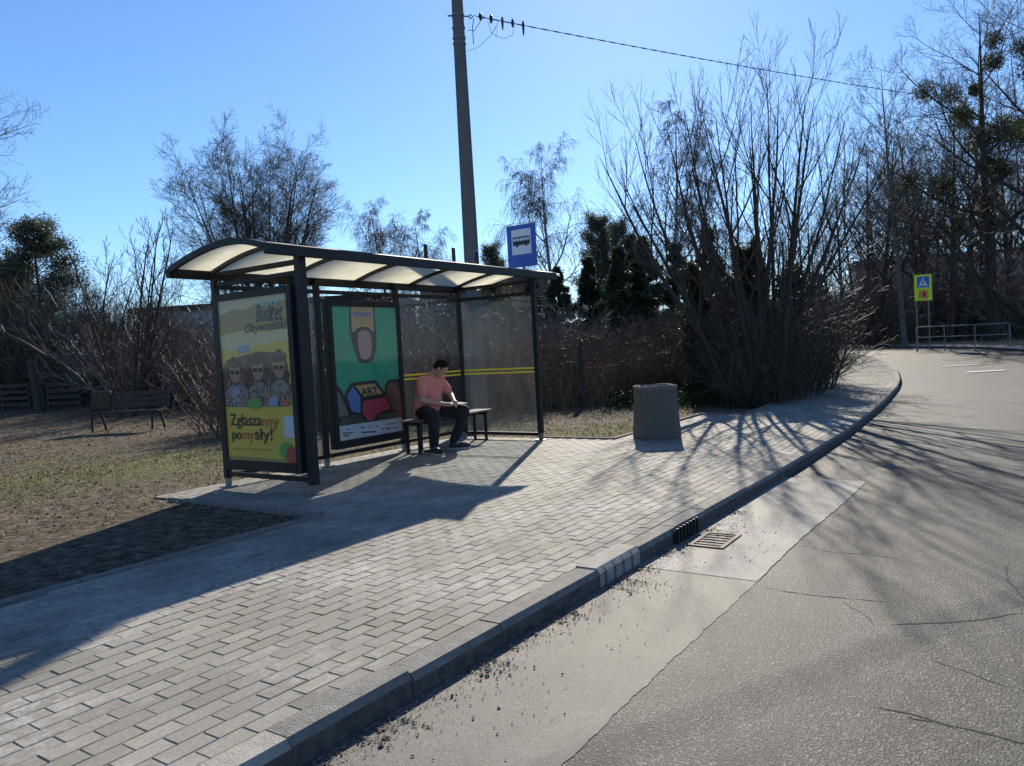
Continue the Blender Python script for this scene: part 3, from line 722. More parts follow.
S2([(78, 448), (100, 470), (125, 520), (150, 540), (160, 640), (90, 650)], 1, K_); S2([(80, 470), (100, 500), (118, 545), (140, 600), (90, 610)], 2, MG)
S2([(312, 460), (330, 432), (390, 425), (392, 600), (345, 590), (310, 520)], 1, K_); S2([(322, 470), (338, 446), (389, 440), (391, 585), (350, 572), (322, 520)], 2, DG)
S2([(118, 505), (150, 445), (265, 432), (318, 500), (352, 585), (300, 610), (258, 640), (215, 645), (190, 610), (145, 600)], 3, K_)
S2([(167, 460), (262, 449), (300, 498), (207, 512)], 4, TAN); S2([(130, 508), (158, 464), (192, 512), (190, 592), (152, 584)], 4, BL2)
S2([(206, 534), (312, 516), (340, 572), (275, 592), (248, 628), (222, 630), (200, 590)], 4, CR)
S2([(105, 612), (195, 605), (200, 640), (100, 650)], 4, DG); S2([(275, 600), (392, 588), (392, 620), (270, 628)], 4, DG)
put_text(p2, 'ART', .375*W2, (1-.685)*H2, .25*W2, .06*H2, K_, L(6), M2, bold=.02, rot=.03, shear=-.2)
S2([(88, 655), (92, 740), (394, 700), (392, 615)], 7, WH)
for k, (x_, y_, w_) in enumerate(((108, 685, 45), (120, 668, 20), (190, 660, 16), (225, 657, 14), (258, 655, 14), (315, 645, 40), (190, 683, 70), (285, 668, 20), (310, 668, 22), (340, 664, 30), (110, 697, 30))):
    S2([(x_, y_), (x_+1, y_+6), (x_+w_, y_+3), (x_+w_, y_-3)], 8, PU if k % 2 else K_)
po = p2.build('poster', None, c2); po['label'] = 'green art poster with pink oval and blocks reading ART'

# ------------------------------------------------------------------ bus stop sign on the roof
BS = empty('bus_stop_sign', UV(4.8, .43, 2.60), YAW, 'blue bus stop sign with white square and black bus above the shelter roof', 'sign')
M_SB = mat('sign_blue', (.02, .085, .42), .4, noise=.12, nscale=4); M_SW = mat('sign_white', (.62, .66, .75), .45, noise=.08, nscale=4); M_SG = mat('galvanised', (.20, .205, .21), .6, metal=.4, noise=.2, nscale=10)
q = MB(); q.box((-.006, -.27, .06), (.0, .27, .72), M_SG); q.box((-.009, -.262, .067), (-.0061, .262, .713), M_SB)
q.build('plate', None, BS)
MS = Matrix(((0, 0, -1, 0), (-1, 0, 0, 0), (0, 1, 0, .06), (0, 0, 0, 1)))
q = MB(); q.flat([(-.18, .20), (.18, .20), (.18, .59), (-.18, .59)], .0105, M_SW, MS); q.build('white_square', None, BS)
q = MB(); z = .012
q.flat([(-.16, .345), (.155, .345), (.16, .375), (.165, .41), (-.16, .41)], z, K_, MS)
for x_ in (-.16, -.10, -.035, .03, .09, .145): q.flat([(x_, .405), (x_+.012, .405), (x_+.012, .46), (x_, .46)], z, K_, MS)
q.flat([(-.165, .455), (.16, .455), (.155, .475), (-.155, .475)], z, K_, MS)
for x_ in (-.08, .09): q.flat(ell(x_, .345, .028, .028, 14), z+.0005, K_, MS)
q.build('bus_pictogram', None, BS)
q = MB(); q.tube([(.02, 0, -.03), (.02, 0, .66)], .022, 10); q.build('pole', M_SG, BS)

# ------------------------------------------------------------------ bench in the shelter
M_SLAT = mat('worn_bench_wood', (.20, .145, .105), .45, noise=.35, nscale=10, bump=.3)
BN = empty('shelter_bench', UV(2.62, 1.02), YAW, 'low backless bench with light slats against the shelter rear wall', 'bench')
for k in range(4):
    b = MB(); b.box((0, -.15+k*.08, .445), (1.76, -.085+k*.08, .475), bev=.004); b.build('slat', M_SLAT, BN)
for x_ in (.06, .34, 1.62):
    b = MB(); b.box((x_-.018, -.125, .015), (x_+.018, -.09, .40)); b.box((x_-.018, .09, .015), (x_+.018, .125, .40)); b.box((x_-.025, -.14, .40), (x_+.025, .15, .443)); b.box((x_-.025, -.13, .0), (x_+.025, .13, .015))
    b.build('leg', M_BLK, BN)
b = MB(); b.box((.09, -.0, .405), (.31, .04, .44)); b.box((.37, -.0, .405), (1.59, .04, .44)); b.build('seat_frame', M_BLK, BN)

# ------------------------------------------------------------------ seated man
def mod_mesh(me, setup):
    o = bpy.data.objects.new('tmp', me); COL.objects.link(o); setup(o)
    dg = bpy.context.evaluated_depsgraph_get(); dg.update()
    n = bpy.data.meshes.new_from_object(o.evaluated_get(dg)); bpy.data.objects.remove(o); return n
def limb(mb, p, q, r0, r1, seg=14):
    """a closed tapered capsule"""
    p = Vector(p); q = Vector(q); L0 = (q-p).length; n = max(2, int(L0/.03)); pts = []; rr = []
    d = (q-p)/L0
    for k in (1., .92, .7, .38): pts.append(p-d*r0*k); rr.append(r0*math.sqrt(max(0.0004, 1-k*k)))
    for k in range(n+1): pts.append(p.lerp(q, k/n)); rr.append(r0+(r1-r0)*k/n)
    for k in (.38, .7, .92, 1.): pts.append(q+d*r1*k); rr.append(r1*math.sqrt(max(0.0004, 1-k*k)))
    mb.tube(pts, rr, seg)
def loft(mb, rings, seg=28):
    """closed torso through horizontal ellipses (x, y, z, rx, ry), filled in smoothly between them"""
    A = np.array(rings, float); t = np.linspace(0, len(A)-1, (len(A)-1)*5+1); A = np.stack([_i(A[:, k], t) for k in range(5)], 1)
    vs = [(x+rx*math.cos(2*math.pi*j/seg), y+ry*math.sin(2*math.pi*j/seg), z) for x, y, z, rx, ry in A for j in range(seg)]
    n = len(A); fs = [(i*seg+j, i*seg+(j+1) % seg, (i+1)*seg+(j+1) % seg, (i+1)*seg+j) for i in range(n-1) for j in range(seg)]
    fs += [tuple(range(seg-1, -1, -1)), tuple((n-1)*seg+j for j in range(seg))]; mb.add(vs, fs)
def remesh(mb, vox, smooth=2):
    me = bpy.data.meshes.new('r'); me.from_pydata(mb.v, [], mb.f)
    def f(o):
        q = o.modifiers.new('r', 'REMESH'); q.mode = 'VOXEL'; q.voxel_size = vox
        q = o.modifiers.new('s', 'SMOOTH'); q.iterations = smooth; q.factor = .5
    return mod_mesh(me, f)
def obj_from(name, me, m, parent):
    me.name = name; me.materials.clear(); me.materials.append(m)
    me.polygons.foreach_set('use_smooth', [True]*len(me.polygons))
    o = bpy.data.objects.new(name, me); COL.objects.link(o); o.parent = parent; return o
M_SKIN = mat('skin', (.46, .27, .20), .5, noise=.08, nscale=20); M_SHIRT = mat('coral_shirt', (.74, .25, .20), .85, noise=.12, nscale=14, bump=.9, bscale=9)
M_TROU = mat('black_trousers', (.014, .014, .018), .8, noise=.2, nscale=20, bump=.9, bscale=9); M_SHOE = mat('black_shoe', (.02, .02, .022), .5); M_SOLE = mat('pale_sole', (.4, .4, .4), .7); M_HAIR = mat('dark_hair', (.022, .014, .011), .95, spec=.08, noise=.4, nscale=80, bump=.8, bscale=120)
# local frame: the man faces -y, his right hand is at -x
MU, MV = 2.99, 1.0
MAN = empty('person', UV(MU, MV), YAW+R(4), 'seated man in coral polo shirt and black trousers looking down at his hands', 'person')
NK = (0, -.135, 1.085)
A_R = [(-.195, -.085, 1.0, .062), (-.285, -.13, .745, .047), (-.12, -.37, .675, .030), (-.055, -.44, .662, .030)]
A_L = [(.195, -.085, 1.0, .062), (.31, -.20, .775, .047), (.115, -.385, .700, .030), (.045, -.45, .688, .030)]
L_R = [(-.10, .01, .565, .105), (-.34, -.36, .545, .068), (-.335, -.34, .33, .058), (-.30, -.30, .10, .040), (-.36, -.43, .045, .030)]
L_L = [(.10, .01, .565, .105), (.30, -.42, .55, .068), (.265, -.36, .33, .058), (.215, -.28, .11, .040), (.29, -.41, .05, .030)]
TORSO = [(0, .035, .475, .15, .12), (0, .02, .56, .175, .15), (0, -.01, .68, .175, .165), (0, -.04, .82, .175, .15), (0, -.07, .95, .19, .125), (0, -.09, 1.02, .165, .10), (0, -.105, 1.065, .085, .07)]
def chain(mb, C, grow=0., a=0, b=None):
    C = C[a:b]
    for p, q in zip(C[:-1], C[1:]): limb(mb, p[:3], q[:3], p[3]+grow, q[3]+grow)
mb = MB(); loft(mb, TORSO); limb(mb, (0, -.10, 1.03), (0, -.205, 1.15), .062, .058)
for C in (A_R, A_L, L_R, L_L): chain(mb, C)
for s_ in (A_R, A_L): mb.ball(s_[3][:3], (.042, .042, .026), seg=14, ring=10)
# head: built upright at the origin, then tipped forward and turned to his left
hb = MB(); hb.ball((0, 0, .02), (.076, .096, .112), seg=24, ring=18); hb.ball((0, -.028, -.045), (.056, .066, .068), seg=18, ring=12)
hb.ball((0, -.098, -.01), (.013, .02, .026), seg=10, ring=8); hb.ball((0, -.088, .028), (.05, .012, .010), seg=12, ring=6)
hb.ball((0, -.085, -.058), (.026, .012, .007), seg=10, ring=6); hb.ball((0, -.075, -.088), (.022, .016, .014), seg=10, ring=6)
for s_ in (-1, 1): hb.ball((s_*.078, .005, -.005), (.010, .020, .032), seg=10, ring=8); hb.ball((s_*.03, -.074, .008), (.013, .014, .009), seg=8, ring=6)
HM = Matrix.Translation((.0, -.262, 1.165)) @ Matrix.Rotation(R(24), 4, 'Z') @ Matrix.Rotation(R(46), 4, 'X')
for p in range(len(hb.v)): hb.v[p] = tuple(HM @ Vector(hb.v[p]))
mb.add(hb.v, hb.f)
# hands: five fingers each, the left hand lies over the right
def fingers(wr, d, side, nrm, sign):
    out = []
    wr = Vector(wr); d = Vector(d).normalized(); side = Vector(side).normalized(); nrm = Vector(nrm).normalized()
    for k, (o, ln) in enumerate(((-.030, .062), (-.010, .074), (.010, .078), (.030, .070))):
        b = wr+side*o; k1 = b+d*.03; k2 = k1+d*ln*.5-nrm*.012; k3 = k2+d*ln*.38-nrm*.026
        out.append([b, k1, k2, k3])
    b = wr-d*.03+side*sign*.03; out.append([b, b+d*.02+side*sign*.022, b+d*.055+side*sign*.024-nrm*.008, b+d*.075+side*sign*.012-nrm*.018])
    return out
for ch in fingers(A_R[3][:3], (.75, -.6, -.1), (.6, .75, .1), (.1, -.1, 1), 1)+fingers(A_L[3][:3], (-.75, -.55, -.1), (-.6, .75, .1), (-.1, -.1, 1), 1):
    mb.tube(ch, [.0105, .010, .009, .0075], 8)
obj_from('body', remesh(mb, .0065, 4), M_SKIN, MAN)
# hair cap
hh = MB(); hh.ball((0, .010, .030), (.080, .100, .108), seg=30, ring=22)
hv = [v for v in hh.v]; keepf = []
for f in hh.f:
    c = sum((Vector(hv[i]) for i in f), Vector())/len(f)
    if c.z > .050-.9*(c.y+.03) or (c.y > -.005 and c.z > -.07) or (c.y > -.035 and c.z > -.005): 
        if not (c.y < -.058 and c.z < .078): keepf.append(f)
hv = [Vector(v)*(1+rr0) if True else v for v, rr0 in zip(hv, np.random.default_rng(3).normal(0, .022, len(hv)))]
h2 = MB(); h2.add([HM @ Vector(p) for p in hv], keepf)
hm = bpy.data.meshes.new('h'); hm.from_pydata(h2.v, [], h2.f)
hm = mod_mesh(hm, lambda o: setattr(o.modifiers.new('s', 'SOLIDIFY'), 'thickness', .006))
obj_from('hair', hm, M_HAIR, MAN)
# polo shirt
s_ = MB(); loft(s_, [(x, y, z, rx+.032, ry+.032) for x, y, z, rx, ry in TORSO[:-1]]+[(0, -.108, 1.07, .095, .085)])
for C in (A_R, A_L):
    p, q = Vector(C[0][:3]), Vector(C[1][:3]); limb(s_, (0, -.08, .99), p, .09, .085); limb(s_, p, p.lerp(q, .62), .085, .078)
sh = obj_from('polo_shirt', remesh(s_, .010, 3), M_SHIRT, MAN)
cb = MB()
for i in range(14):
    a = math.pi*2*i/14; a2 = math.pi*2*(i+.9)/14
    if 4.45 < a < 4.95: continue
    pts = []
    for q in (a, a2): pts += [Vector((.078*math.cos(q), -.118+.078*math.sin(q), 1.075)), Vector((.088*math.cos(q), -.118+.088*math.sin(q), 1.06)), Vector((.072*math.cos(q), -.125+.072*math.sin(q), 1.115))]
    cb.add(pts, [(0, 3, 5, 2), (0, 1, 4, 3)])
cb.build('collar', M_SHIRT, sh)
# trousers and shoes
s_ = MB(); loft(s_, [(0, .035, .462, .165, .135), (0, .02, .56, .185, .16), (0, .0, .655, .185, .175)])
for C in (L_R, L_L):
    k1 = Vector(C[1][:3]); h1 = Vector(C[0][:3]); limb(s_, h1, k1, .118, .084); limb(s_, k1, C[2][:3], .084, .078); limb(s_, C[2][:3], Vector(C[3][:3])+Vector((0, 0, .03)), .078, .066)
obj_from('trousers', remesh(s_, .010, 3), M_TROU, MAN)
for C in (L_R, L_L):
    ax, ay = C[3][:2]; tx, ty = C[4][:2]; d = Vector((tx-ax, ty-ay, 0)).normalized(); a_ = Vector((ax, ay, 0))-d*.03; t_ = Vector((tx, ty, 0))+d*.05
    s_ = MB(); limb(s_, a_+Vector((0, 0, .062)), t_+Vector((0, 0, .055)), .044, .034); limb(s_, a_+Vector((0, 0, .06)), (a_+t_)/2+Vector((0, 0, .06)), .044, .046); limb(s_, a_+Vector((0, 0, .06)), Vector((ax, ay, .11)), .043, .046)
    so_ = obj_from('shoe', remesh(s_, .008, 2), M_SHOE, MAN)
    q = MB(); n_ = Vector((-d.y, d.x, 0)); pts = []; c = (a_+t_)/2
    for k in range(20):
        a2 = 2*math.pi*k/20; e = c+d*(math.cos(a2)*.15)+n_*(math.sin(a2)*.053); pts.append((e.x, e.y))
    q.prism(pts, .001, .026); q.build('sole', M_SOLE, so_)
# the pale sheet on his knees
PP = empty('folded_paper', UV(MU, MV, 0), YAW+R(4), 'folded pale paper lying on the lap of the seated man', 'paper')
q = MB(); v0 = [(.03, -.30, .668), (.26, -.26, .672), (.33, -.47, .648), (.10, -.52, .640)]
q.add([(x, y, z) for x, y, z in v0]+[(x, y, z+.006) for x, y, z in v0], [(3, 2, 1, 0), (4, 5, 6, 7), (0, 1, 5, 4), (1, 2, 6, 5), (2, 3, 7, 6), (3, 0, 4, 7)])
q.add([(x*.97+.003, y-.004, z+.010+.004*(i % 2)) for i, (x, y, z) in enumerate(v0)], [(0, 1, 2, 3)])
q.build('sheet', mat('grey_paper', (.42, .40, .38), .8), PP)
# ------------------------------------------------------------------ concrete litter bin
M_BIN = mat('exposed_aggregate', (.12, .11, .095), .9, noise=.4, nscale=60, bump=1, bscale=90)
BI = empty('litter_bin', at(657, 10.92, 0), R(4), 'tall concrete litter bin standing on the pavement right of the bus shelter', 'litter bin')
def octo(w, c): return [(-w+c, -w), (w-c, -w), (w, -w+c), (w, w-c), (w-c, w), (-w+c, w), (-w, w-c), (-w, -w+c)]
q = MB(); rings = [(.30, 0.0), (.30, .06), (.285, .30), (.27, .68), (.27, .70)]
vs = []; fs = []
for w_, z_ in rings: vs += [(x, y, z_) for x, y in octo(w_, .09)]
for w_, z_ in ((.225, .70), (.22, .1)): vs += [(x, y, z_) for x, y in octo(w_, .075)]
for r_ in range(6):
    for k in range(8): fs.append((r_*8+k, r_*8+(k+1) % 8, (r_+1)*8+(k+1) % 8, (r_+1)*8+k))
fs.append(tuple(48+k for k in range(8)))
q.add(vs, fs); q.build('shell', M_BIN, BI)
q = MB(); vs = []; fs = []
for (w_, z_) in ((.276, .703), (.276, .745), (.262, .757), (.235, .757), (.225, .745), (.225, .703)): vs += [(x, y, z_) for x, y in octo(w_, .08)]
for r_ in range(6):
    for k in range(8): fs.append((r_*8+k, r_*8+(k+1) % 8, ((r_+1) % 6)*8+(k+1) % 8, ((r_+1) % 6)*8+k))
q.add(vs, fs); q.build('rim', mat('bin_rim', (.15, .14, .12), .85, noise=.3, nscale=30, bump=.5), BI)
q = MB(); q.tube([(.14, -.272, .63), (.14, -.282, .63)], .012, 10); q.build('bolt', M_FOOT, BI)
q = MB(); q.flat(octo(.218, .07), .42); q.build('bin_liner', mat('bin_liner', (.01, .01, .012), .4), BI)

# ------------------------------------------------------------------ concrete utility pole and overhead cable
M_POLE = mat('pole_concrete', (.125, .127, .13), .85, noise=.15, nscale=5, bump=.5, bscale=40)
PB = at(481, 13.9); PH = 9.2
PO = empty('utility_pole', PB, R(20), 'tall grey concrete utility pole behind the bus shelter', 'utility pole')
q = MB(); n_ = 10; pts = [(0, 0, -.3+(PH+.3)*k/n_) for k in range(n_+1)]; q.tube(pts, [.162-.07*k/n_ for k in range(n_+1)], 20)
q.build('shaft', M_POLE, PO, smooth=True)
for z_ in (7.42, 7.20, 7.02, 6.92):
    q = MB(); r0 = .168-.068*(z_+.3)/(PH+.3)+.004
    q.tube([(0, 0, z_), (0, 0, z_+.025)], r0, 20); q.build('strap', M_SG, PO)
q = MB(); q.tube([(.12, 0, 7.43), (.20, 0, 7.44), (.24, .0, 7.48), (.28, 0, 7.44), (.24, 0, 7.40), (.20, 0, 7.44)], .012, 6)
q.tube([(-.12, 0, 7.42), (-.19, 0, 7.41)], .015, 6); q.build('hook', M_SG, PO)
PC = copy_tree(PO, at(1345, 40), 0, 1, 'grey concrete utility pole outside the right edge of the picture at the cable end')
M_CAB = mat('cable_black', (.012, .012, .014), .5)
A = Vector((PB.x+.28, PB.y+.05, 7.44+float(rise(PB.y)))); B = at(1345, 40); dB = ray(1345, 122); B = Vector((B.x, 40, EYE+dB.z/dB.y*40))
CB = empty('overhead_cable', A, 0, 'twisted black overhead cable running from the pole to the upper right', 'cable')
pts = []; n_ = 90; SAG = .85
for k in range(n_+1):
    t = k/n_; p = A.lerp(B, t)-A; p.z -= 4*SAG*t*(1-t); pts.append(p)
q = MB(); q.tube(pts, .006, 6)
ph = [[], []]
fine = [(pts[int(k/6)].lerp(pts[min(int(k/6)+1, n_)], (k % 6)/6)) for k in range(n_*6)]
for k, p in enumerate(fine):
    for s_ in (0, 1):
        a = k*1.1+s_*math.pi; ph[s_].append(p+Vector((0, math.cos(a), math.sin(a)))*.008)
for s_ in (0, 1): q.tube(ph[s_], .0048, 4)
q.build('conductor', M_CAB, CB)
dirv = (pts[1]-pts[0]).normalized()
for d_, L_c, r_c in ((.14, .08, .035), (.36, .10, .035), (.6, .20, .026), (.82, .10, .03), (1.05, .24, .026)):
    p = dirv*d_; q = MB(); q.tube([p+Vector((0, 0, .08)), p+Vector((0, 0, .05)), p, p-Vector((0, 0, L_c*.6)), p-Vector((0, 0, L_c*.8))], [.012, r_c*.8, r_c, r_c*.6, .008], 8); q.build('cable_clamp', M_CAB, CB)
q = MB()
q.tube([(-.12, 0, -.25), (.0, .02, -.26), (.12, 0, -.1), (.2, 0, -.02)], .006, 5); q.tube([(.0, 0, -.05), (-.03, 0, -.2), (-.03, .01, -.5)], .008, 5)
q.tube([(-.15, .02, -.62), (.05, .04, -.55), (.3, .03, -.35), (.45, 0, -.12)], .004, 5); q.tube([(.25, 0, -.1), (.3, .04, -.3), (.5, .05, -.42), (.68, .02, -.38), (.75, 0, -.14)], .004, 5)
q.tube([(.3, 0, -.35), (.42, 0, -.2), (.38, .0, -.4), (.5, .03, -.4)], .004, 5); q.build('jumper_wire', M_CAB, CB)

# ------------------------------------------------------------------ crossing sign, railing, thin post, chain-link fence
M_YG = mat('fluorescent_yellow', (.62, .75, .02), .5); M_OR = mat('sign_orange', (.72, .22, .02), .5)
cs = at(925, 36.0)
CS = empty('crossing_sign', cs, R(-14), 'fluorescent yellow pedestrian crossing sign on two steel posts across the road', 'sign')
zt = top_at(274.5, 923, 36)-cs.z; zb = top_at(300.5, 923, 36)-cs.z; HW = .38
q = MB(); q.box((-HW, -.006, zb), (HW, .006, zt), M_YG); q.build('backing_plate', None, CS)
MC = Matrix(((1, 0, 0, 0), (0, 0, -1, 0), (0, 1, 0, 0), (0, 0, 0, 1)))
q = MB(); h_ = zt-zb; c0 = zt-h_*.29; a = .26
q.flat([(-a, c0-a), (a, c0-a), (a, c0+a), (-a, c0+a)], .009, M_SB, MC)
q.flat([(-.2, c0-.19), (.2, c0-.19), (0, c0+.21)], .011, M_SW, MC)
q.flat(ell(.0, c0+.085, .024, .024, 10), .013, K_, MC); q.flat([(-.03, c0+.05), (.03, c0+.06), (.045, c0-.02), (.03, c0-.04), (-.02, c0-.03)], .013, K_, MC)
q.flat([(-.02, c0-.03), (.01, c0-.04), (-.05, c0-.15), (-.08, c0-.15)], .013, K_, MC); q.flat([(.01, c0-.03), (.035, c0-.04), (.08, c0-.15), (.05, c0-.15)], .013, K_, MC)
for k in range(3): q.flat([(-.14+k*.11, c0-.18), (-.08+k*.11, c0-.18), (-.085+k*.11, c0-.165), (-.135+k*.11, c0-.165)], .013, K_, MC)
q.build('crossing_pictogram', None, CS)
q = MB(); c1_ = zb+h_*.24; q.flat([(-.2, c1_-.2), (.2, c1_-.2), (.2, c1_+.2), (-.2, c1_+.2)], .009, M_OR, MC)
q.flat(ell(.05, c1_+.12, .035, .035, 10), .011, K_, MC); q.flat([(.0, c1_+.08), (.09, c1_+.08), (.11, c1_-.02), (.07, c1_-.15), (.02, c1_-.15), (-.02, c1_-.02)], .011, K_, MC); q.flat([(-.0, c1_+.06), (-.12, c1_+.02), (-.12, c1_), (.0, c1_+.03)], .011, K_, MC)
q.build('children_pictogram', None, CS)
for x_, z_ in ((-.30, .0), (.22, .0)):
    q = MB(); q.tube([(x_, .03, -.2), (x_, .03, zt-.05)], .03, 10); q.build('post', M_SG, CS)
ra, rb = at(917, 34.5), at(1010, 32.5)
RL = empty('guard_railing', ra, math.atan2(rb.y-ra.y, rb.x-ra.x), 'grey tubular steel pedestrian railing beside the crossing sign', 'railing')
Lr = (rb-ra).length; dz_ = rb.z-ra.z
q = MB(); hr = 1.02
q.tube([(0, 0, -.2), (0, 0, hr-.06), (.06, 0, hr), (Lr-.1, 0, hr+dz_), (Lr-.03, 0, hr-.03+dz_), (Lr, 0, hr-.1+dz_), (Lr, 0, -.2)], .03, 8); q.build('top_rail', M_SG, RL)
q = MB(); q.tube([(.03, 0, .55), (Lr-.03, 0, .55+dz_)], .024, 8); q.build('mid_rail', M_SG, RL)
for t_ in (.31, .64):
    q = MB(); q.tube([(Lr*t_, 0, -.2), (Lr*t_, 0, hr-.03+dz_*t_)], .024, 8); q.build('post', M_SG, RL)
tp = at(826, 28); 
q = MB(); q.tube([(0, 0, -.3), (0, 0, top_at(315, 826, 28)-tp.z)], .03, 8); o = q.build('thin_steel_post', M_SG); o.location = tp
tag(o, 'thin grey steel post at the inner bend of the pavement', 'post')
# white road marks far away
for k, (px, py, w_, l_) in enumerate(((957, 366, 1.2, .35), (985, 371.5, 1.3, .5), (975, 365, 1.2, .3))):
    g0 = at(px, 1) ; d = ray(px, py); yy = 20.
    for _ in range(40): yy = .5*yy+.5*((float(rise(yy))+RZ-EYE)/d.z*d.y)
    mkx = d.x/d.y*yy; q = MB(); q.flat([(-w_/2, -l_/2), (w_/2*.9, -l_/2*.8), (w_/2, l_/2), (-w_/2*.8, l_/2*.9)], 0)
    o = q.build('road_marking', mat('worn_white_paint', (.5, .5, .48), .7, noise=.5, nscale=6) if k == 0 else bpy.data.materials['worn_white_paint']); o.location = (mkx, yy, float(rise(yy))+RZ+.012); o['kind'] = 'structure'
M_MESH = mat('rusty_mesh_wire', (.05, .04, .035), .7); M_FP = mat('dark_fence_post', (.035, .03, .028), .8, noise=.3, nscale=10)
fpts = [(-4.4, 15.0), (-3.2, 15.1), (-1.3, 15.9), (1.6, 17.3), (4.6, 18.6), (7.5, 20.6), (10.2, 24.0)]
FN = empty('mesh_fence', (fpts[0][0], fpts[0][1], 0), 0, 'rusty wire mesh fence on dark posts along the hedge behind the shelter', 'fence')
q = MB(); ox, oy = fpts[0]
for (a, b) in zip(fpts[:-1], fpts[1:]):
    a = Vector((a[0]-ox, a[1]-oy)); b = Vector((b[0]-ox, b[1]-oy)); L2 = (b-a).length; d = (b-a)/L2; ang = math.atan2(d.y, d.x)
    n_ = max(1, round(L2/2.6))
    for i in range(n_):
        p = a+d*(L2*i/n_); z0 = float(rise(p.y+oy)); pp = MB(); pp.box((p.x-.05, p.y-.05, z0-.3), (p.x+.05, p.y+.05, z0+1.45)); pp.build('fence_post', M_FP, FN)
    for z_ in (.08, .7, 1.36): q.tube([(a.x, a.y, z_+float(rise(a.y+oy))), (b.x, b.y, z_+float(rise(b.y+oy)))], .004 if z_ < 1.3 else .007, 4, cap=False)
    s_ = .13; k = 0.
    while k < L2-1.3:
        for sg in (1, -1):
            k0 = k if sg > 0 else k+1.28
            p0 = a+d*k0; p1_ = a+d*(k0+sg*1.28)
            q.tube([(p0.x, p0.y, .08), (p1_.x, p1_.y, 1.36)], .0022, 3, cap=False)
        k += s_
q.build('wire_mesh', M_MESH, FN)

# ------------------------------------------------------------------ the little park on the left
M_OLDW = mat('weathered_wood', (.055, .045, .037), .85, noise=.35, nscale=8, bump=.6)
bp_ = at(127, 17.6)
PK_ = empty('park_bench', bp_, R(-4), 'dark weathered park bench with slatted backrest on the bare lawn', 'bench')
for k in range(3):
    q = MB(); q.box((-.9, -.20+k*.14, .42), (.9, -.09+k*.14, .455), bev=.005); q.build('seat_slat', M_OLDW, PK_)
for k in range(3):
    q = MB(); q.box((-.92, .235+k*.03, .52+k*.13), (.92, .26+k*.03, .62+k*.13), bev=.004); q.build('back_slat', M_OLDW, PK_)
for x_ in (-.72, .72):
    q = MB(); q.tube([(x_, -.18, 0), (x_, -.16, .42), (x_, .22, .40), (x_, .32, .92)], .028, 8); q.tube([(x_, .36, 0), (x_, .18, .42)], .028, 8); q.build('frame', M_FP, PK_)
q = MB(); q.box((-.95, .21, .50), (-.48, .30, .93), bev=.01); q.build('end_board', mat('dark_brown_board', (.05, .038, .025), .8, noise=.3), PK_)
def plank_fence(px0, px1, y0, y1, lab):
    a = at(px0, y0); b = at(px1, y1); r = empty('plank_fence', a, math.atan2(b.y-a.y, b.x-a.x), lab, 'fence'); L2 = (b-a).length
    for z_ in (.16, .38, .60, .82):
        q = MB(); q.box((0, -.02, z_-.06), (L2, .02, z_+.07)); q.build('plank', M_OLDW, r)
    n_ = max(2, round(L2/1.1)+1)
    for i in range(n_):
        x_ = L2*i/(n_-1); q = MB(); q.box((x_-.05, .022, -.2), (x_+.05, .10, .93)); q.build('fence_post', M_OLDW, r)
plank_fence(-75, 29, 28, 27, 'low dark plank fence left of the leaning wooden post'); plank_fence(48, 81, 27, 26.5, 'short dark plank fence right of the leaning wooden post')
lp = at(40, 25.5)
q = MB(); q.tube([(0, 0, -.3), (-.03, 0, .5), (-.10, 0, 1.2), (-.17, 0, 1.72)], [.17, .16, .145, .13], 12); o = q.build('wooden_post', M_OLDW, smooth=False); o.location = lp
tag(o, 'thick leaning dark wooden post between the two plank fences', 'post')

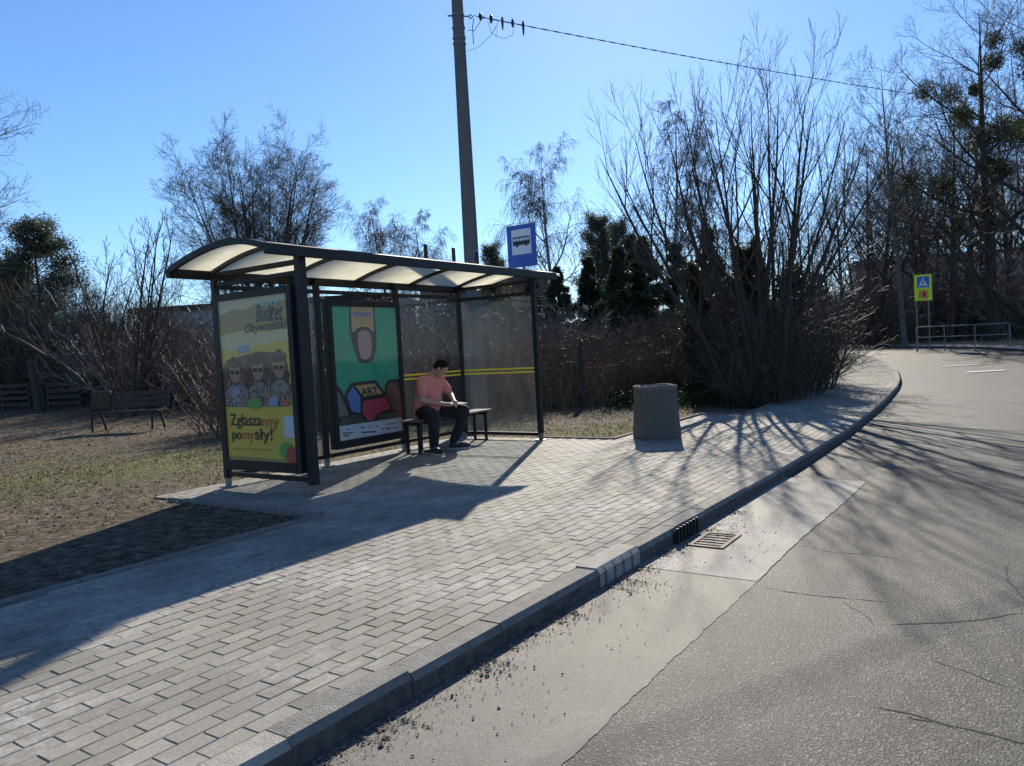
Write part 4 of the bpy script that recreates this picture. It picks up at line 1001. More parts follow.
# ------------------------------------------------------------------ houses beyond the trees
M_WALL = mat('pale_render', (.48, .50, .53), .9, noise=.08, nscale=2); M_WALLG = mat('grey_render', (.25, .25, .26), .9, noise=.12, nscale=2); M_ROOFD = mat('dark_roof', (.06, .06, .065), .8, noise=.2, nscale=3); M_ROOFR = mat('red_brown_roof', (.19, .075, .05), .85, noise=.25, nscale=3)
M_WIN = mat('window_glass', (.04, .05, .06), .1, spec=.8); M_FRM = mat('window_frame', (.6, .6, .6), .5)
def house(px, y, wdt, dep, hgt, rz, wallm, roofm, lab, chim=(), gable=0, wins=()):
    p = at(px, y); r = empty('house', p, rz, lab, 'house')
    q = MB(); q.box((-wdt/2, 0, -.5), (wdt/2, dep, hgt)); q.build('wall', wallm, r)
    if gable:
        q = MB(); e = .4; A_ = [(-wdt/2-e, -e, hgt-.1), (wdt/2+e, -e, hgt-.1), (wdt/2+e, dep+e, hgt-.1), (-wdt/2-e, dep+e, hgt-.1), (-wdt/2-e, dep/2, hgt+gable), (wdt/2+e, dep/2, hgt+gable)]
        q.add([(x, yy, z+.15) for x, yy, z in A_]+[(x, yy, z) for x, yy, z in A_[:4]], [(0, 1, 5, 4), (2, 3, 4, 5), (1, 2, 5), (3, 0, 4), (6, 7, 1, 0), (7, 8, 2, 1), (8, 9, 3, 2), (9, 6, 0, 3), (9, 8, 7, 6)])
        rf = q.build('roof', roofm, r)
    else:
        q = MB(); q.box((-wdt/2-.35, -.35, hgt+.003), (wdt/2+.35, dep+.35, hgt+.35)); rf = q.build('roof', roofm, r)
    for x_ in chim:
        q = MB(); q.box((x_-.35, dep*.45, hgt+.2+(gable or .1)*.8), (x_+.35, dep*.45+.7, hgt+gable+1.1)); q.build('chimney', wallm, rf)
    for (x_, z_) in wins:
        q = MB()
        for a_, b_ in (((x_-.6, -.05, z_-.65), (x_+.6, -.003, z_-.58)), ((x_-.6, -.05, z_+.58), (x_+.6, -.003, z_+.65)), ((x_-.6, -.05, z_-.579), (x_-.53, -.003, z_+.579)), ((x_+.53, -.05, z_-.579), (x_+.6, -.003, z_+.579)), ((x_-.03, -.05, z_-.579), (x_+.03, -.003, z_+.579))): q.box(a_, b_)
        wf = q.build('window', M_FRM, r); q = MB(); q.box((x_-.529, -.02, z_-.578), (x_-.031, -.004, z_+.578)); q.box((x_+.031, -.02, z_-.578), (x_+.529, -.004, z_+.578)); q.build('pane', M_WIN, wf)
    return r
hz = top_at(304, 200, 50)-float(rise(50))
house(262, 50, 17, 9, hz-.35, R(-6), M_WALL, M_ROOFD, 'long low pale house with flat dark roof glimpsed through the shrubs at left', chim=(-4.9,), wins=[(x, 3.1) for x in (-6, -3, 0, 1.6, 3.6, 6)]+[(x, 1.4) for x in (-6, -3, 0, 3.6, 6)])
house(498, 62, 10, 9, 4.2, R(12), M_WALLG, M_ROOFR, 'house with red brown tiled roof showing left of the bus stop sign', chim=(1.5,), gable=top_at(268, 498, 62)-4.6, wins=[(-2.5, 2), (2, 2)])
house(1040, 105, 46, 12, top_at(250, 1005, 105)-.5, R(-20), M_WALLG, M_ROOFD, 'long grey building half hidden behind the trees at the right edge', wins=[(x, z) for x in range(-20, 21, 4) for z in (2.2, 5.2, 8.2)])
# ------------------------------------------------------------------ TREES
def lerp_at(P, t):
    K = P.shape[1]; x = t*(K-1); k = np.clip(x.astype(int), 0, K-2); f = (x-k)[..., None]
    i = np.arange(P.shape[0])[:, None]
    return P[i, k]*(1-f)+P[i, k+1]*f, (P[i, k+1]-P[i, k])
def kids(P, Rr, r, n, t0, t1, lf, fall, ang, av, up, wobb, K, rf, rtip, curl=0, absl=None, out=0):
    N = P.shape[0]; Lp = np.linalg.norm(np.diff(P, axis=1), axis=2).sum(1)
    t = t0+(t1-t0)*(np.arange(n)[None]+r.uniform(.1, .9, (N, n)))/n
    pos, T = lerp_at(P, t); T = T/np.maximum(np.linalg.norm(T, axis=-1, keepdims=True), 1e-9)
    x = t*(P.shape[1]-1); k = np.clip(x.astype(int), 0, P.shape[1]-2); f = x-k
    i = np.arange(N)[:, None]; rad = Rr[i, k]*(1-f)+Rr[i, k+1]*f
    ref = np.where(np.abs(T[..., 2:3]) > .9, np.array([1., 0, 0]), np.array([0, 0, 1.]))
    A = np.cross(T, ref); A /= np.linalg.norm(A, axis=-1, keepdims=True); B = np.cross(T, A)
    ph = 2.4*np.arange(n)[None]+r.uniform(0, 6.28, (N, 1))+r.normal(0, .5, (N, n))
    a = np.radians(ang+r.normal(0, av, (N, n)))[..., None]; ph = ph[..., None]
    D = np.cos(a)*T+np.sin(a)*(np.cos(ph)*A+np.sin(ph)*B)
    ln = (Lp[:, None] if absl is None else absl)*lf*(1-fall*(t-t0)/max(t1-t0, 1e-6))*r.uniform(.65, 1.25, (N, n))
    M = N*n; pos = pos.reshape(M, 3); D = D.reshape(M, 3); ln = ln.reshape(M); rad = rad.reshape(M)
    r0 = np.minimum(rad*rf*r.uniform(.75, 1.1, M), rad*.95); r0 = np.maximum(r0, rtip*1.2)
    out_ = [pos]; cur = pos.copy()
    cd = r.normal(0, 1, (M, 3)); cd[:, 2] *= .4
    for s in range(K-1):
        D = D+up*np.array([0, 0, 1.])/(K-1)+wobb*r.normal(0, 1, (M, 3))+curl*cd/(K-1)
        D /= np.linalg.norm(D, axis=-1, keepdims=True); cur = cur+D*(ln/(K-1))[:, None]; out_.append(cur.copy())
    Q = np.stack(out_, 1); s = np.linspace(0, 1, K)[None]
    return Q, r0[:, None]*(1-s)+rtip*s
def tubes(groups):
    """groups: list of (P(N,K,3), R(N,K), sides) -> verts, quads"""
    VV_, FF_, off = [], [], 0
    for P, Rr, S in groups:
        N, K, _ = P.shape
        if N == 0: continue
        T = np.gradient(P, axis=1); T /= np.maximum(np.linalg.norm(T, axis=-1, keepdims=True), 1e-9)
        base = P[:, -1]-P[:, 0]; ref = np.where((np.abs(base[:, 2:3]) > .8*np.linalg.norm(base, axis=1, keepdims=True)), np.array([1., .2, 0]), np.array([.1, 0, 1.]))[:, None, :]
        A = np.cross(T, np.broadcast_to(ref, T.shape)); A /= np.maximum(np.linalg.norm(A, axis=-1, keepdims=True), 1e-9); B = np.cross(T, A)
        a = 2*np.pi*np.arange(S)/S
        V = P[:, :, None]+Rr[:, :, None, None]*(np.cos(a)[None, None, :, None]*A[:, :, None]+np.sin(a)[None, None, :, None]*B[:, :, None])
        i = np.arange(N*K*S).reshape(N, K, S)+off; j = np.roll(i, -1, axis=2)
        Fq = np.stack([i[:, :-1], j[:, :-1], j[:, 1:], i[:, 1:]], -1).reshape(-1, 4)
        VV_.append(V.reshape(-1, 3)); FF_.append(Fq); off += N*K*S
    return np.concatenate(VV_), np.concatenate(FF_)
def leaves(C, size, r, asp=.45, tris=True):
    n = len(C); a = r.normal(0, 1, (n, 3)); a /= np.linalg.norm(a, axis=1, keepdims=True); b = np.cross(a, r.normal(0, 1, (n, 3))); b /= np.linalg.norm(b, axis=1, keepdims=True)
    s = size*r.uniform(.6, 1.3, (n, 1)); V = np.stack([C-a*s, C+b*s*asp, C+a*s, C-b*s*asp], 1)
    return V.reshape(-1, 3), np.arange(n*4).reshape(n, 4)
M_BARK = mat('bark', (.06, .048, .040), .9, spec=.2, noise=.35, nscale=7, bump=.5, bscale=30); M_TWIG = mat('twig', (.095, .076, .060), .62, spec=.25, noise=.3, nscale=3)
M_TWIGR = mat('red_brown_twig', (.16, .105, .08), .65, spec=.25, noise=.3, nscale=3); M_TWIGG = mat('grey_twig', (.19, .165, .14), .65, spec=.25, noise=.35, nscale=3); M_STRAW = mat('dry_stalk', (.30, .23, .14), .7, noise=.35, nscale=4)
M_BIRCH = mat('birch_bark', (.26, .245, .225), .7, noise=.55, nscale=5, dark=(.04, .036, .033)); M_BTW = mat('birch_twig', (.07, .048, .045), .7, spec=.2)
def leafm(nm, c, tr=.25):
    m = mat(nm, c, .55, spec=.3, noise=.45, nscale=2.5); n = m.node_tree.nodes; l = m.node_tree.links; b = n['Principled BSDF']
    tl = n.new('ShaderNodeBsdfTranslucent'); tl.inputs[0].default_value = (c[0]*1.6, c[1]*1.8, c[2]*1.1, 1)
    mx = n.new('ShaderNodeMixShader'); mx.inputs[0].default_value = tr; l.new(b.outputs[0], mx.inputs[1]); l.new(tl.outputs[0], mx.inputs[2]); l.new(mx.outputs[0], n['Material Output'].inputs[0]); return m
M_SPR = leafm('spruce_needles', (.035, .046, .028)); M_PIN = leafm('pine_needles', (.075, .085, .06)); M_THU = leafm('thuja_leaves', (.045, .055, .026)); M_MIS = leafm('mistletoe', (.05, .058, .014)); M_IVY = leafm('ivy_leaves', (.02, .032, .012))
def stems(bases, dirs, lens, r, K, up, wobb, r0, rt):
    cur = np.array(bases, float); D = np.array(dirs, float); D /= np.linalg.norm(D, axis=1, keepdims=True); ln = np.array(lens, float)
    out_ = [cur.copy()]
    for s in range(K-1):
        D = D+up*np.array([0, 0, 1.])/(K-1)+wobb*r.normal(0, 1, D.shape); D /= np.linalg.norm(D, axis=1, keepdims=True)
        cur = cur+D*(ln/(K-1))[:, None]; out_.append(cur.copy())
    P = np.stack(out_, 1); s = np.linspace(0, 1, K)[None]; r0 = np.broadcast_to(np.array(r0, float), (len(ln),))
    Rr = r0[:, None]*(1-s)**.9+rt; Rr[:, 0] *= 1.25
    return P, Rr
def tree_obj(name, loc, label, cat, parts, group=None, rz=0):
    t = empty(name, loc, rz, label, cat, group)
    for nm, V, Fq, m in parts:
        npmesh(nm, V, Fq, m, t)
    return t
def bare(seed, H, multi=1, spread=.1, n1=14, n2=8, n3=7, n4=5, l1=.42, l2=.5, l3=.5, l4=.5, a1=48, a2=42, up1=.5, up=.15, r0=None, t1=.2, fall1=.6, wob=.07, rt=.004, curl=0., upt=0., trunk_up=.0, fall_dirs=None, lens=None, brad=.12):
    r = np.random.default_rng(seed); r0 = r0 or H*.016
    th = r.uniform(0, 6.28, multi)+np.arange(multi)*2.4; sp_ = spread*r.uniform(.5, 1.3, multi)
    dirs = np.stack([np.cos(th)*sp_, np.sin(th)*sp_, np.ones(multi)], 1)
    if fall_dirs is not None: dirs = np.array(fall_dirs, float)
    P0, R0 = stems(np.stack([np.cos(th)*brad*(multi > 1), np.sin(th)*brad*(multi > 1), np.full(multi, -.2)], 1), dirs, H*r.uniform(.85 if multi > 1 else 1, 1.03, multi)*(1 if lens is None else np.array(lens)), r, 12, trunk_up, (wob*.5 if multi > 1 else .018), r0*(r.uniform(.6, 1, multi) if multi > 1 else 1), rt*1.5)
    P1, R1 = kids(P0, R0, r, n1, t1, .97, l1, fall1, a1, 8, up1, wob, 9, .62, rt, curl)
    P2, R2 = kids(P1, R1, r, n2, .15, .97, l2, .5, a2, 10, up, wob, 6, .62, rt, curl)
    P3, R3 = kids(P2, R2, r, n3, .15, 1, l3, .4, a2, 12, up+upt, wob*1.2, 5, .6, rt*.8, curl)
    gr = [(P2, R2, 4), (P3, R3, 3)]
    if n4: 
        P4, R4 = kids(P3, R3, r, n4, .15, 1, l4, .3, a2, 14, up+upt*1.5, wob*1.2, 4, .6, rt*.6, curl); gr.append((P4, R4, 3))
    return [(P0, R0, 10), (P1, R1, 6)], gr, (P0, P1, P2, P3)
def bare_tree(loc, label, cat='tree', group=None, rz=0, bark=None, twig=None, name='bare_tree', mistle=0, mr=(.35, .6), **k):
    a, b, lv = bare(**k); parts = [('trunk', *tubes(a), bark or M_BARK), ('crown', *tubes(b), twig or M_TWIG)]
    t = tree_obj(name, loc, label, cat, parts, group, rz)
    r = np.random.default_rng(k['seed']+99)
    for i in range(mistle):
        src = lv[1].reshape(-1, 3); H = k['H']; c_ = src[(src[:, 2] > H*.35) & (src[:, 2] < H*.95)]; c = c_[r.integers(len(c_))]
        R_ = r.uniform(*mr); n = int(900*R_/.5); d = r.normal(0, 1, (n, 3)); d /= np.linalg.norm(d, axis=1, keepdims=True); rr = R_*r.uniform(0, 1, (n, 1))**.45
        V, Fq = leaves(c+d*rr, .05+.02*R_, r, .35); npmesh('mistletoe', V, Fq, M_MIS, t)
    return t
def conifer(seed, H, W, m, kind='spruce', n=9000, leaf=.10):
    r = np.random.default_rng(seed)
    P0, R0 = stems([(0, 0, -.2)], [(0, 0, 1)], [H*.98], r, 10, 0, .01, [H*.014], .01)
    if kind == 'spruce':
        P1, R1 = kids(P0, R0, r, int(H*11), .06, .99, 1, .93, 88, 8, .1, .05, 6, .3, .006, absl=W*.55)
        P2, R2 = kids(P1, R1, r, 7, .2, 1, .4, .5, 50, 10, -.15, .05, 4, .5, .004)
    elif kind == 'pine':
        P1, R1 = kids(P0, R0, r, int(H*8), .15, .99, 1, .7, 62, 14, .4, .1, 7, .4, .008, absl=W*.52)
        P2, R2 = kids(P1, R1, r, 9, .3, 1, .4, .4, 45, 12, .3, .08, 5, .5, .005)
    else:
        P1, R1 = kids(P0, R0, r, int(H*14), .02, .99, 1, .55, 28, 8, .6, .05, 6, .35, .006, absl=W*.95)
        P2, R2 = kids(P1, R1, r, 6, .2, 1, .45, .4, 30, 10, .4, .05, 4, .5, .004)
    N = len(P2); i = r.integers(N, size=n); t = r.uniform(0, 1, n)**.7; x = t*(P2.shape[1]-1); k = np.clip(x.astype(int), 0, P2.shape[1]-2); f = (x-k)[:, None]
    C = P2[i, k]*(1-f)+P2[i, k+1]*f+r.normal(0, leaf*(2.4 if kind == 'pine' else .8), (n, 3))
    V, Fq = leaves(C, leaf, r, .3); Vb, Fb = tubes([(P1, R1, 4), (P2, R2, 3)])
    return [('trunk', *tubes([(P0, R0, 8)]), M_BARK), ('branches', Vb, Fb, M_BARK), ('crown', V, Fq, m)]
def shrub(seed, H, W, n=60, n2=7, n3=6, up=.3, lean=.55, rt=.003, r0=.014, wobb=.1, kids3=True, l2=.4):
    r = np.random.default_rng(seed); rad = W/2*np.sqrt(r.uniform(0, 1, n)); th = r.uniform(0, 6.28, n)
    base = np.stack([rad*np.cos(th), rad*np.sin(th), np.full(n, -.1)], 1); d = np.stack([np.cos(th)*lean*rad/(W/2)+r.normal(0, .18, n), np.sin(th)*lean*rad/(W/2)+r.normal(0, .18, n), np.ones(n)], 1)
    P0, R0 = stems(base, d, H*r.uniform(.5, 1.08, n), r, 8, up, wobb, r0*r.uniform(.5, 1.1, n), rt)
    P1, R1 = kids(P0, R0, r, n2, .12, .98, l2, .5, 38, 14, .25, wobb, 5, .6, rt*.9)
    g = [(P0, R0, 4), (P1, R1, 3)]
    if kids3: P2, R2 = kids(P1, R1, r, n3, .1, 1, .5, .4, 40, 14, .1, wobb, 4, .6, rt*.75); g.append((P2, R2, 3))
    return g
rg = random.Random(11)
def zf(p): return p

# --- the big many-stemmed tree at the bend of the pavement, its dark evergreens and brush
tb = Vector((5.15, 15.9, 0))
fd = []
rr_ = np.random.default_rng(21)
for k in range(17):
    a = -.80+1.60*k/16+rr_.normal(0, .05); fd.append((math.sin(a)*1.0, rr_.normal(0, .22), math.cos(a)*1.2))
a_, b_, _ = bare(seed=21, H=7.0, multi=17, n1=7, n2=6, n3=4, n4=0, l1=.42, l2=.5, l3=.55, a1=26, a2=28, up1=.55, up=.35, trunk_up=.75, t1=.28, fall1=.45, wob=.05, rt=.003, r0=.08, brad=.38, fall_dirs=fd)
tree_obj('multi_stem_tree', tb, 'big bare many-stemmed tree with fanning stems at the bend of the pavement', 'tree', [('trunk', *tubes(a_), M_BARK), ('crown', *tubes(b_), M_TWIG)])
SHR = {}
def shrub_proto(key, m, **k):
    SHR[key] = ([tubes(shrub(**k))], m)
PROT = {}
def place_shrub(key, x, y, rz, s, label, group, name='bare_shrub'):
    z = float(rise(y))-.02
    if key not in PROT:
        (V, Fq), = SHR[key][0]
        o = npmesh(name, V, Fq, SHR[key][1]); PROT[key] = o
    else:
        o = PROT[key].copy(); COL.objects.link(o)
    o.name = name; o.location = (x, y, z); o.rotation_euler = (0, 0, rz); o.scale = (s, s, s) if not isinstance(s, tuple) else s
    return tag(o, label, 'shrub', group)
shrub_proto('dense', M_TWIG, seed=1, H=3.0, W=2.4, n=44, n2=8, n3=5, rt=.0055, lean=.4, r0=.018)
shrub_proto('grey', M_TWIGG, seed=2, H=3.2, W=2.6, n=40, n2=8, n3=5, lean=.8, wobb=.15, rt=.006, r0=.018)
shrub_proto('red', M_TWIGR, seed=3, H=1.7, W=1.8, n=75, n2=6, n3=4, lean=.35, r0=.009, rt=.0042, wobb=.12)
shrub_proto('straw', M_STRAW, seed=4, H=1.2, W=1.8, n=200, n2=3, n3=0, lean=.45, r0=.006, wobb=.14, kids3=False, l2=.3)
shrub_proto('tall', M_TWIG, seed=5, H=5.2, W=2.4, n=34, n2=10, n3=7, lean=.5, r0=.03, up=.5, rt=.004)
shrub_proto('brush', M_TWIG, seed=6, H=2.8, W=1.8, n=64, n2=8, n3=5, lean=.32, r0=.016, wobb=.17, rt=.0048)

# evergreens near the bend
def ever(key, kind, H, W, m, n, leaf, seed):
    PROT[key] = conifer(seed, H, W, m, kind, n, leaf)
def place_ever(key, x, y, s, label, group=None, name='evergreen_tree', rz=0):
    v = PROT[key]; loc = (x, y, float(rise(y)))
    if isinstance(v, list):
        t = tree_obj(name, loc, label, 'tree', v, group, rz); t.scale = s if isinstance(s, tuple) else (s,)*3; PROT[key] = t; return t
    c = copy_tree(v, loc, rz, s, label, None, 'tree')
    if 'group' in c: del c['group']
    if group: c['group'] = group
    c.name = name
    return c
ever('thuja', 'thuja', 4.2, 1.1, M_THU, 16000, .07, 31); ever('spruce', 'spruce', 6.0, 3.2, M_SPR, 34000, .08, 32); ever('pine', 'pine', 8.0, 5.0, M_PIN, 40000, .065, 33)
def gx(px, y): return at(px, y).x
place_ever('thuja', gx(704, 17.8), 17.8, (.95, .95, .72), 'dark columnar evergreen left of the many-stemmed tree', name='columnar_evergreen')
place_ever('thuja', gx(762, 18.0), 18.0, (1.15, 1.15, .82), 'tallest dark columnar evergreen right behind the many-stemmed tree', name='columnar_evergreen', rz=1)
place_ever('thuja', gx(795, 19.5), 19.5, (1.1, 1.1, .7), 'dark columnar evergreen close right of the many-stemmed tree', name='columnar_evergreen', rz=2)
place_ever('thuja', gx(735, 19.3), 19.3, (1.2, 1.2, .7), 'broad dark columnar evergreen hidden among the stems of the many-stemmed tree', name='columnar_evergreen', rz=3)
gb = 'dense bare brush around the many-stemmed tree'
for i, (px, y, s, key) in enumerate(((752, 16.2, .72, 'brush'), (770, 16.4, .8, 'brush'), (784, 17.2, .9, 'brush'), (762, 17.4, 1.0, 'brush'), (742, 17.8, .9, 'brush'), (720, 18.4, .75, 'dense'), (796, 18.8, 1.0, 'brush'), (780, 20.0, 1.1, 'dense'), (790, 22, .8, 'dense'), (748, 15.6, .45, 'brush'), (766, 15.7, .5, 'brush'), (800, 20.4, .8, 'brush'))):
    place_shrub(key, gx(px, y), y, i*1.3, s, 'dense bare brush filling the foot of the many-stemmed tree', gb, 'bare_brush')

# ground ivy / low mound under the brush
r = np.random.default_rng(77)
n = 16000; uu_ = r.uniform(9.5, 19, n); off_ = r.uniform(.0, 3.4, n); vv_ = vk(uu_)+2.12+off_; X, Y = uv2w(uu_, vv_)
C = np.stack([X, Y, rise(Y)+r.uniform(0, 1, n)**1.5*.35*np.clip(off_/.5, .15, 1)], -1); V, Fq = leaves(C, .035, r, .6)
tag(npmesh('ground_ivy', V, Fq, M_IVY), kind='stuff')

# --- shrubs and hedge along the mesh fence
gh = 'reddish hedge shrubs behind the mesh fence'
def fence_y(x): return float(np.interp(x, [p[0] for p in fpts], [p[1] for p in fpts]))
i = 0
for x in np.arange(-5.5, 6.4, .75):
    for dy in (.9, 1.9):
        i += 1; place_shrub('red' if (i*7) % 5 < 3 else 'straw', x+rg.uniform(-.3, .3), fence_y(x)+dy+rg.uniform(-.2, .2), i*2.1, rg.uniform(.85, 1.2), None, None, 'hedge_shrub')
        o = COL.objects[-1]
for o in list(COL.objects):
    if o.name.startswith('hedge_shrub'):
        red = o.data.materials[0] == M_TWIGR
        tag(o, 'low reddish hedge shrub behind the wire mesh fence' if red else 'tuft of dry straw stalks behind the wire mesh fence', 'shrub', gh if red else 'dry stalk tufts behind the mesh fence')
        if not red: o.name = 'stalk_tuft'
gm = 'bare garden shrubs behind the shelter'
for i in range(34):
    px = 320+(i*37 % 400); y = 20.5+(i*13 % 17)*.5; key = ('dense', 'grey', 'brush')[i % 3]
    if 300 < px < 322: continue
    place_shrub(key, gx(px, y), y, i*1.7, rg.uniform(.85, 1.15)*(.72 if px > 530 else 1), {'dense': 'dark bare garden shrub behind the shelter and its fence', 'grey': 'grey arching garden shrub behind the shelter and its fence', 'brush': 'tangled bare garden bush behind the shelter and its fence'}[key], {'dense': 'dark bare garden shrubs', 'grey': 'grey arching garden shrubs', 'brush': 'tangled garden bushes'}[key])
# --- left thicket
lb = {'dense': ('dark bare shrub in the thicket behind the park bench', 'dark shrubs of the left thicket'), 'grey': ('grey twiggy shrub in the thicket behind the park bench', 'grey shrubs of the left thicket'), 'brush': ('tangled low bush in the thicket behind the park bench', 'tangled bushes of the left thicket'), 'tall': ('tall thin bare shrub in the thicket behind the park bench', 'tall shrubs of the left thicket'), 'red': ('reddish twiggy shrub in the thicket behind the park bench', 'reddish shrubs of the left thicket')}
for i in range(64):
    px = -120+(i*53 % 430); y = 24+(i*29 % 23)*.5; key = ('dense', 'grey', 'brush', 'grey', 'red')[i % 5]
    if px < 110: y = max(y+4, 30.5)
    s = rg.uniform(.95, 1.25)*(1.5 if key == 'red' else 1)
    if px > 170: s *= .78
    place_shrub(key, gx(px, y), y, i*1.7, s, *lb[key])
for px, y, s in ((-30, 31, 1.0), (45, 31.5, .9), (70, 32, 1.0), (5, 32, 1.05), (100, 31, .9), (175, 29, .75), (-20, 31, 1.0), (10, 33, 1.05), (85, 31, .95), (115, 34, .9), (160, 33, .85), (-60, 29, 1.1), (30, 36, 1.05), (142, 36, 1.0)):
    place_shrub('tall', gx(px, y), y, px, s, *lb['tall'])
bare_tree(at(128, 22), 'slender bare sapling with several upright stems behind the park bench', rz=.5, seed=41, H=6.0, multi=5, spread=.33, n1=8, n2=6, n3=4, n4=0, l1=.34, a1=30, a2=30, up1=.6, up=.3, rt=.005, r0=.06, t1=.2, wob=.06, name='bare_sapling')
bare_tree(at(88, 24), 'dark bare sapling left of the tallest sapling near the park bench', rz=2.5, seed=42, H=5.5, multi=3, spread=.3, n1=8, n2=6, n3=4, n4=0, l1=.4, a1=35, a2=30, up1=.6, up=.3, rt=.005, r0=.05, t1=.2, wob=.07, name='bare_sapling')
place_ever('pine', gx(48, 36), 36, (1.35, 1.35, 1.02), 'bushy green pine rising above the thicket at the left', name='pine_tree')
place_ever('pine', gx(5, 38), 38, (1.0, 1.0, .85), 'green pine further left above the plank fence', name='pine_tree', rz=2)
# --- tree off the left edge whose branches reach in, and the round crowned tree
bare_tree(at(-62, 24), 'large bare tree whose branches reach in at the upper left edge', rz=1.2, seed=51, H=11.5, n1=18, n2=9, n3=7, n4=4, l1=.47, a1=62, a2=42, up1=.35, up=.25, rt=.005, t1=.28, fall1=.45, r0=.2)
ht = top_at(103, 262, 46)-float(rise(46))
bare_tree(at(270, 46), 'large bare tree with a rounded dense crown above the shelter roof', rz=.3, seed=52, H=ht*.92, multi=19, fall_dirs=[(.47*math.sqrt((k+.5)/19)*math.cos(2.4*k), .47*math.sqrt((k+.5)/19)*math.sin(2.4*k), 1) for k in range(19)], lens=[1-.26*((k+.5)/19)**1.5 for k in range(19)], trunk_up=.12, n1=13, n2=9, n3=7, n4=3, l1=.27, l2=.5, l3=.55, l4=.7, a1=48, a2=40, up1=.25, up=.1, rt=.006, t1=.38, fall1=.35, r0=.13, wob=.05)
# weeping birches
def weeper(px, y, topy, lab, seed, sc=1.):
    H = (top_at(topy, px, y)-float(rise(y)))*1.06
    bare_tree(at(px, y), lab, seed=seed, H=H, n1=18, n2=9, n3=9, n4=4, l1=.36*sc, l2=.5, l3=.85, l4=.5, a1=50, a2=40, up1=.5, up=-.5, upt=-1.3, rt=.006, r0=H*.012, t1=.3, fall1=.55, wob=.1, bark=M_BIRCH, twig=M_BTW, name='weeping_birch')
weeper(400, 46, 212, 'weeping birch with drooping bare twigs above the shelter roof', 61); weeper(437, 50, 228, 'smaller weeping birch just left of the utility pole', 62)
weeper(562, 40, 168, 'tall weeping birch with arching bare crown right of the bus stop sign', 63); weeper(672, 33, 128, 'slim birch with pale trunk left of the many-stemmed tree', 64, .8)
weeper(689, 37, 160, 'second slim birch close behind the many-stemmed tree', 65, .8)
place_ever('pine', gx(600, 36), 36, (.75, .75, .88), 'open crowned pine between the weeping birch and the dark spruces', name='pine_tree', rz=1)
place_ever('pine', gx(628, 39), 39, (.7, .7, .9), 'second open crowned pine right beside the first one', name='pine_tree', rz=4)
place_ever('pine', gx(500, 48), 48, (.8, .8, .95), 'small pine showing left of the bus stop sign', name='pine_tree', rz=5)
for i, (px, y, s, lab) in enumerate(((560, 27, .70, 'dark spruce right of the bus stop sign'), (592, 29, .78, 'dark spruce below the open crowned pines'), (625, 26.5, .80, 'dark spruce above the litter bin, left of the pair'), (652, 27, .86, 'dark spruce right above the litter bin'), (683, 28, .82, 'dark spruce between the bin and the many-stemmed tree'), (712, 30, .95, 'dark spruce behind the stems of the many-stemmed tree'), (455, 30, .6, 'dark spruce behind the utility pole'), (535, 32, .72, 'dark spruce below the bus stop sign'), (400, 31, .55, 'small dark spruce behind the shelter back wall'), (640, 33, 1.0, 'dark spruce standing behind the spruces above the bin'))):
    place_ever('spruce', gx(px, y), y, s, lab, name='spruce_tree', rz=i)

# --- the wood across the bend
WOOD = 'bare trees of the wood beyond the bend'
wa = bare_tree(at(905, 42), 'tall slim pale birch just left of the crossing sign', seed=71, H=top_at(62, 905, 42)-.45, n1=26, n2=7, n3=6, n4=3, l1=.26, l2=.5, a1=46, a2=36, up1=.55, up=.2, rt=.006, r0=.14, t1=.28, fall1=.5, bark=mat('grey_bark', (.13, .12, .105), .9, noise=.4, nscale=6), twig=M_TWIG, name='birch_tree')
wb = bare_tree(at(868, 52), 'bare tree in the dense wood beyond the road bend', group=WOOD, seed=72, H=13.5, n1=18, n2=8, n3=6, n4=3, l1=.36, a1=44, a2=40, up1=.6, up=.2, rt=.008, r0=.17, t1=.3, fall1=.5, name='wood_tree')
wc = bare_tree(at(935, 56), 'bare tree in the dense wood beyond the road bend', group=WOOD, seed=73, H=16, multi=2, spread=.18, n1=16, n2=8, n3=6, n4=3, l1=.33, a1=42, a2=40, up1=.6, up=.2, rt=.008, r0=.2, t1=.3, fall1=.5, name='wood_tree')
wd = bare_tree(at(962, 46), 'bare tree in the dense wood beyond the road bend', group=WOOD, seed=74, H=15, multi=1, n1=18, n2=8, n3=6, n4=4, l1=.40, a1=48, a2=42, up1=.55, up=.2, rt=.007, r0=.2, t1=.25, fall1=.5, name='wood_tree')
spots = [(880, 46, wd, .85), (950, 44, wb, 1.05), (925, 47, wd, .92), (1015, 48, wb, 1.15), (845, 58, wb, .95), (885, 60, wc, .95), (900, 66, wd, .9), (920, 52, wb, 1.0), (948, 62, wc, 1.0), (975, 58, wb, 1.12), (990, 66, wc, 1.05), (1010, 60, wb, 1.1), (1030, 70, wc, 1.1), (1045, 56, wd, 1.0), (1075, 62, wb, 1.1), (1110, 58, wc, 1.05), (1150, 60, wd, 1.1),
         (860, 70, wd, .85), (830, 66, wc, .85), (812, 60, wb, .85), (785, 62, wd, .75), (750, 66, wb, .8), (940, 75, wd, 1.0), (1000, 78, wb, 1.2), (1060, 80, wc, 1.2), (1200, 62, wb, 1.1), (720, 60, wc, .65), (880, 80, wb, 1.0), (965, 85, wc, 1.1), (1090, 48, wb, .9)]
for i, (px, y, o, s) in enumerate(spots):
    copy_tree(o, at(px, y), i*1.3, s, 'bare tree in the dense wood beyond the road bend', WOOD)
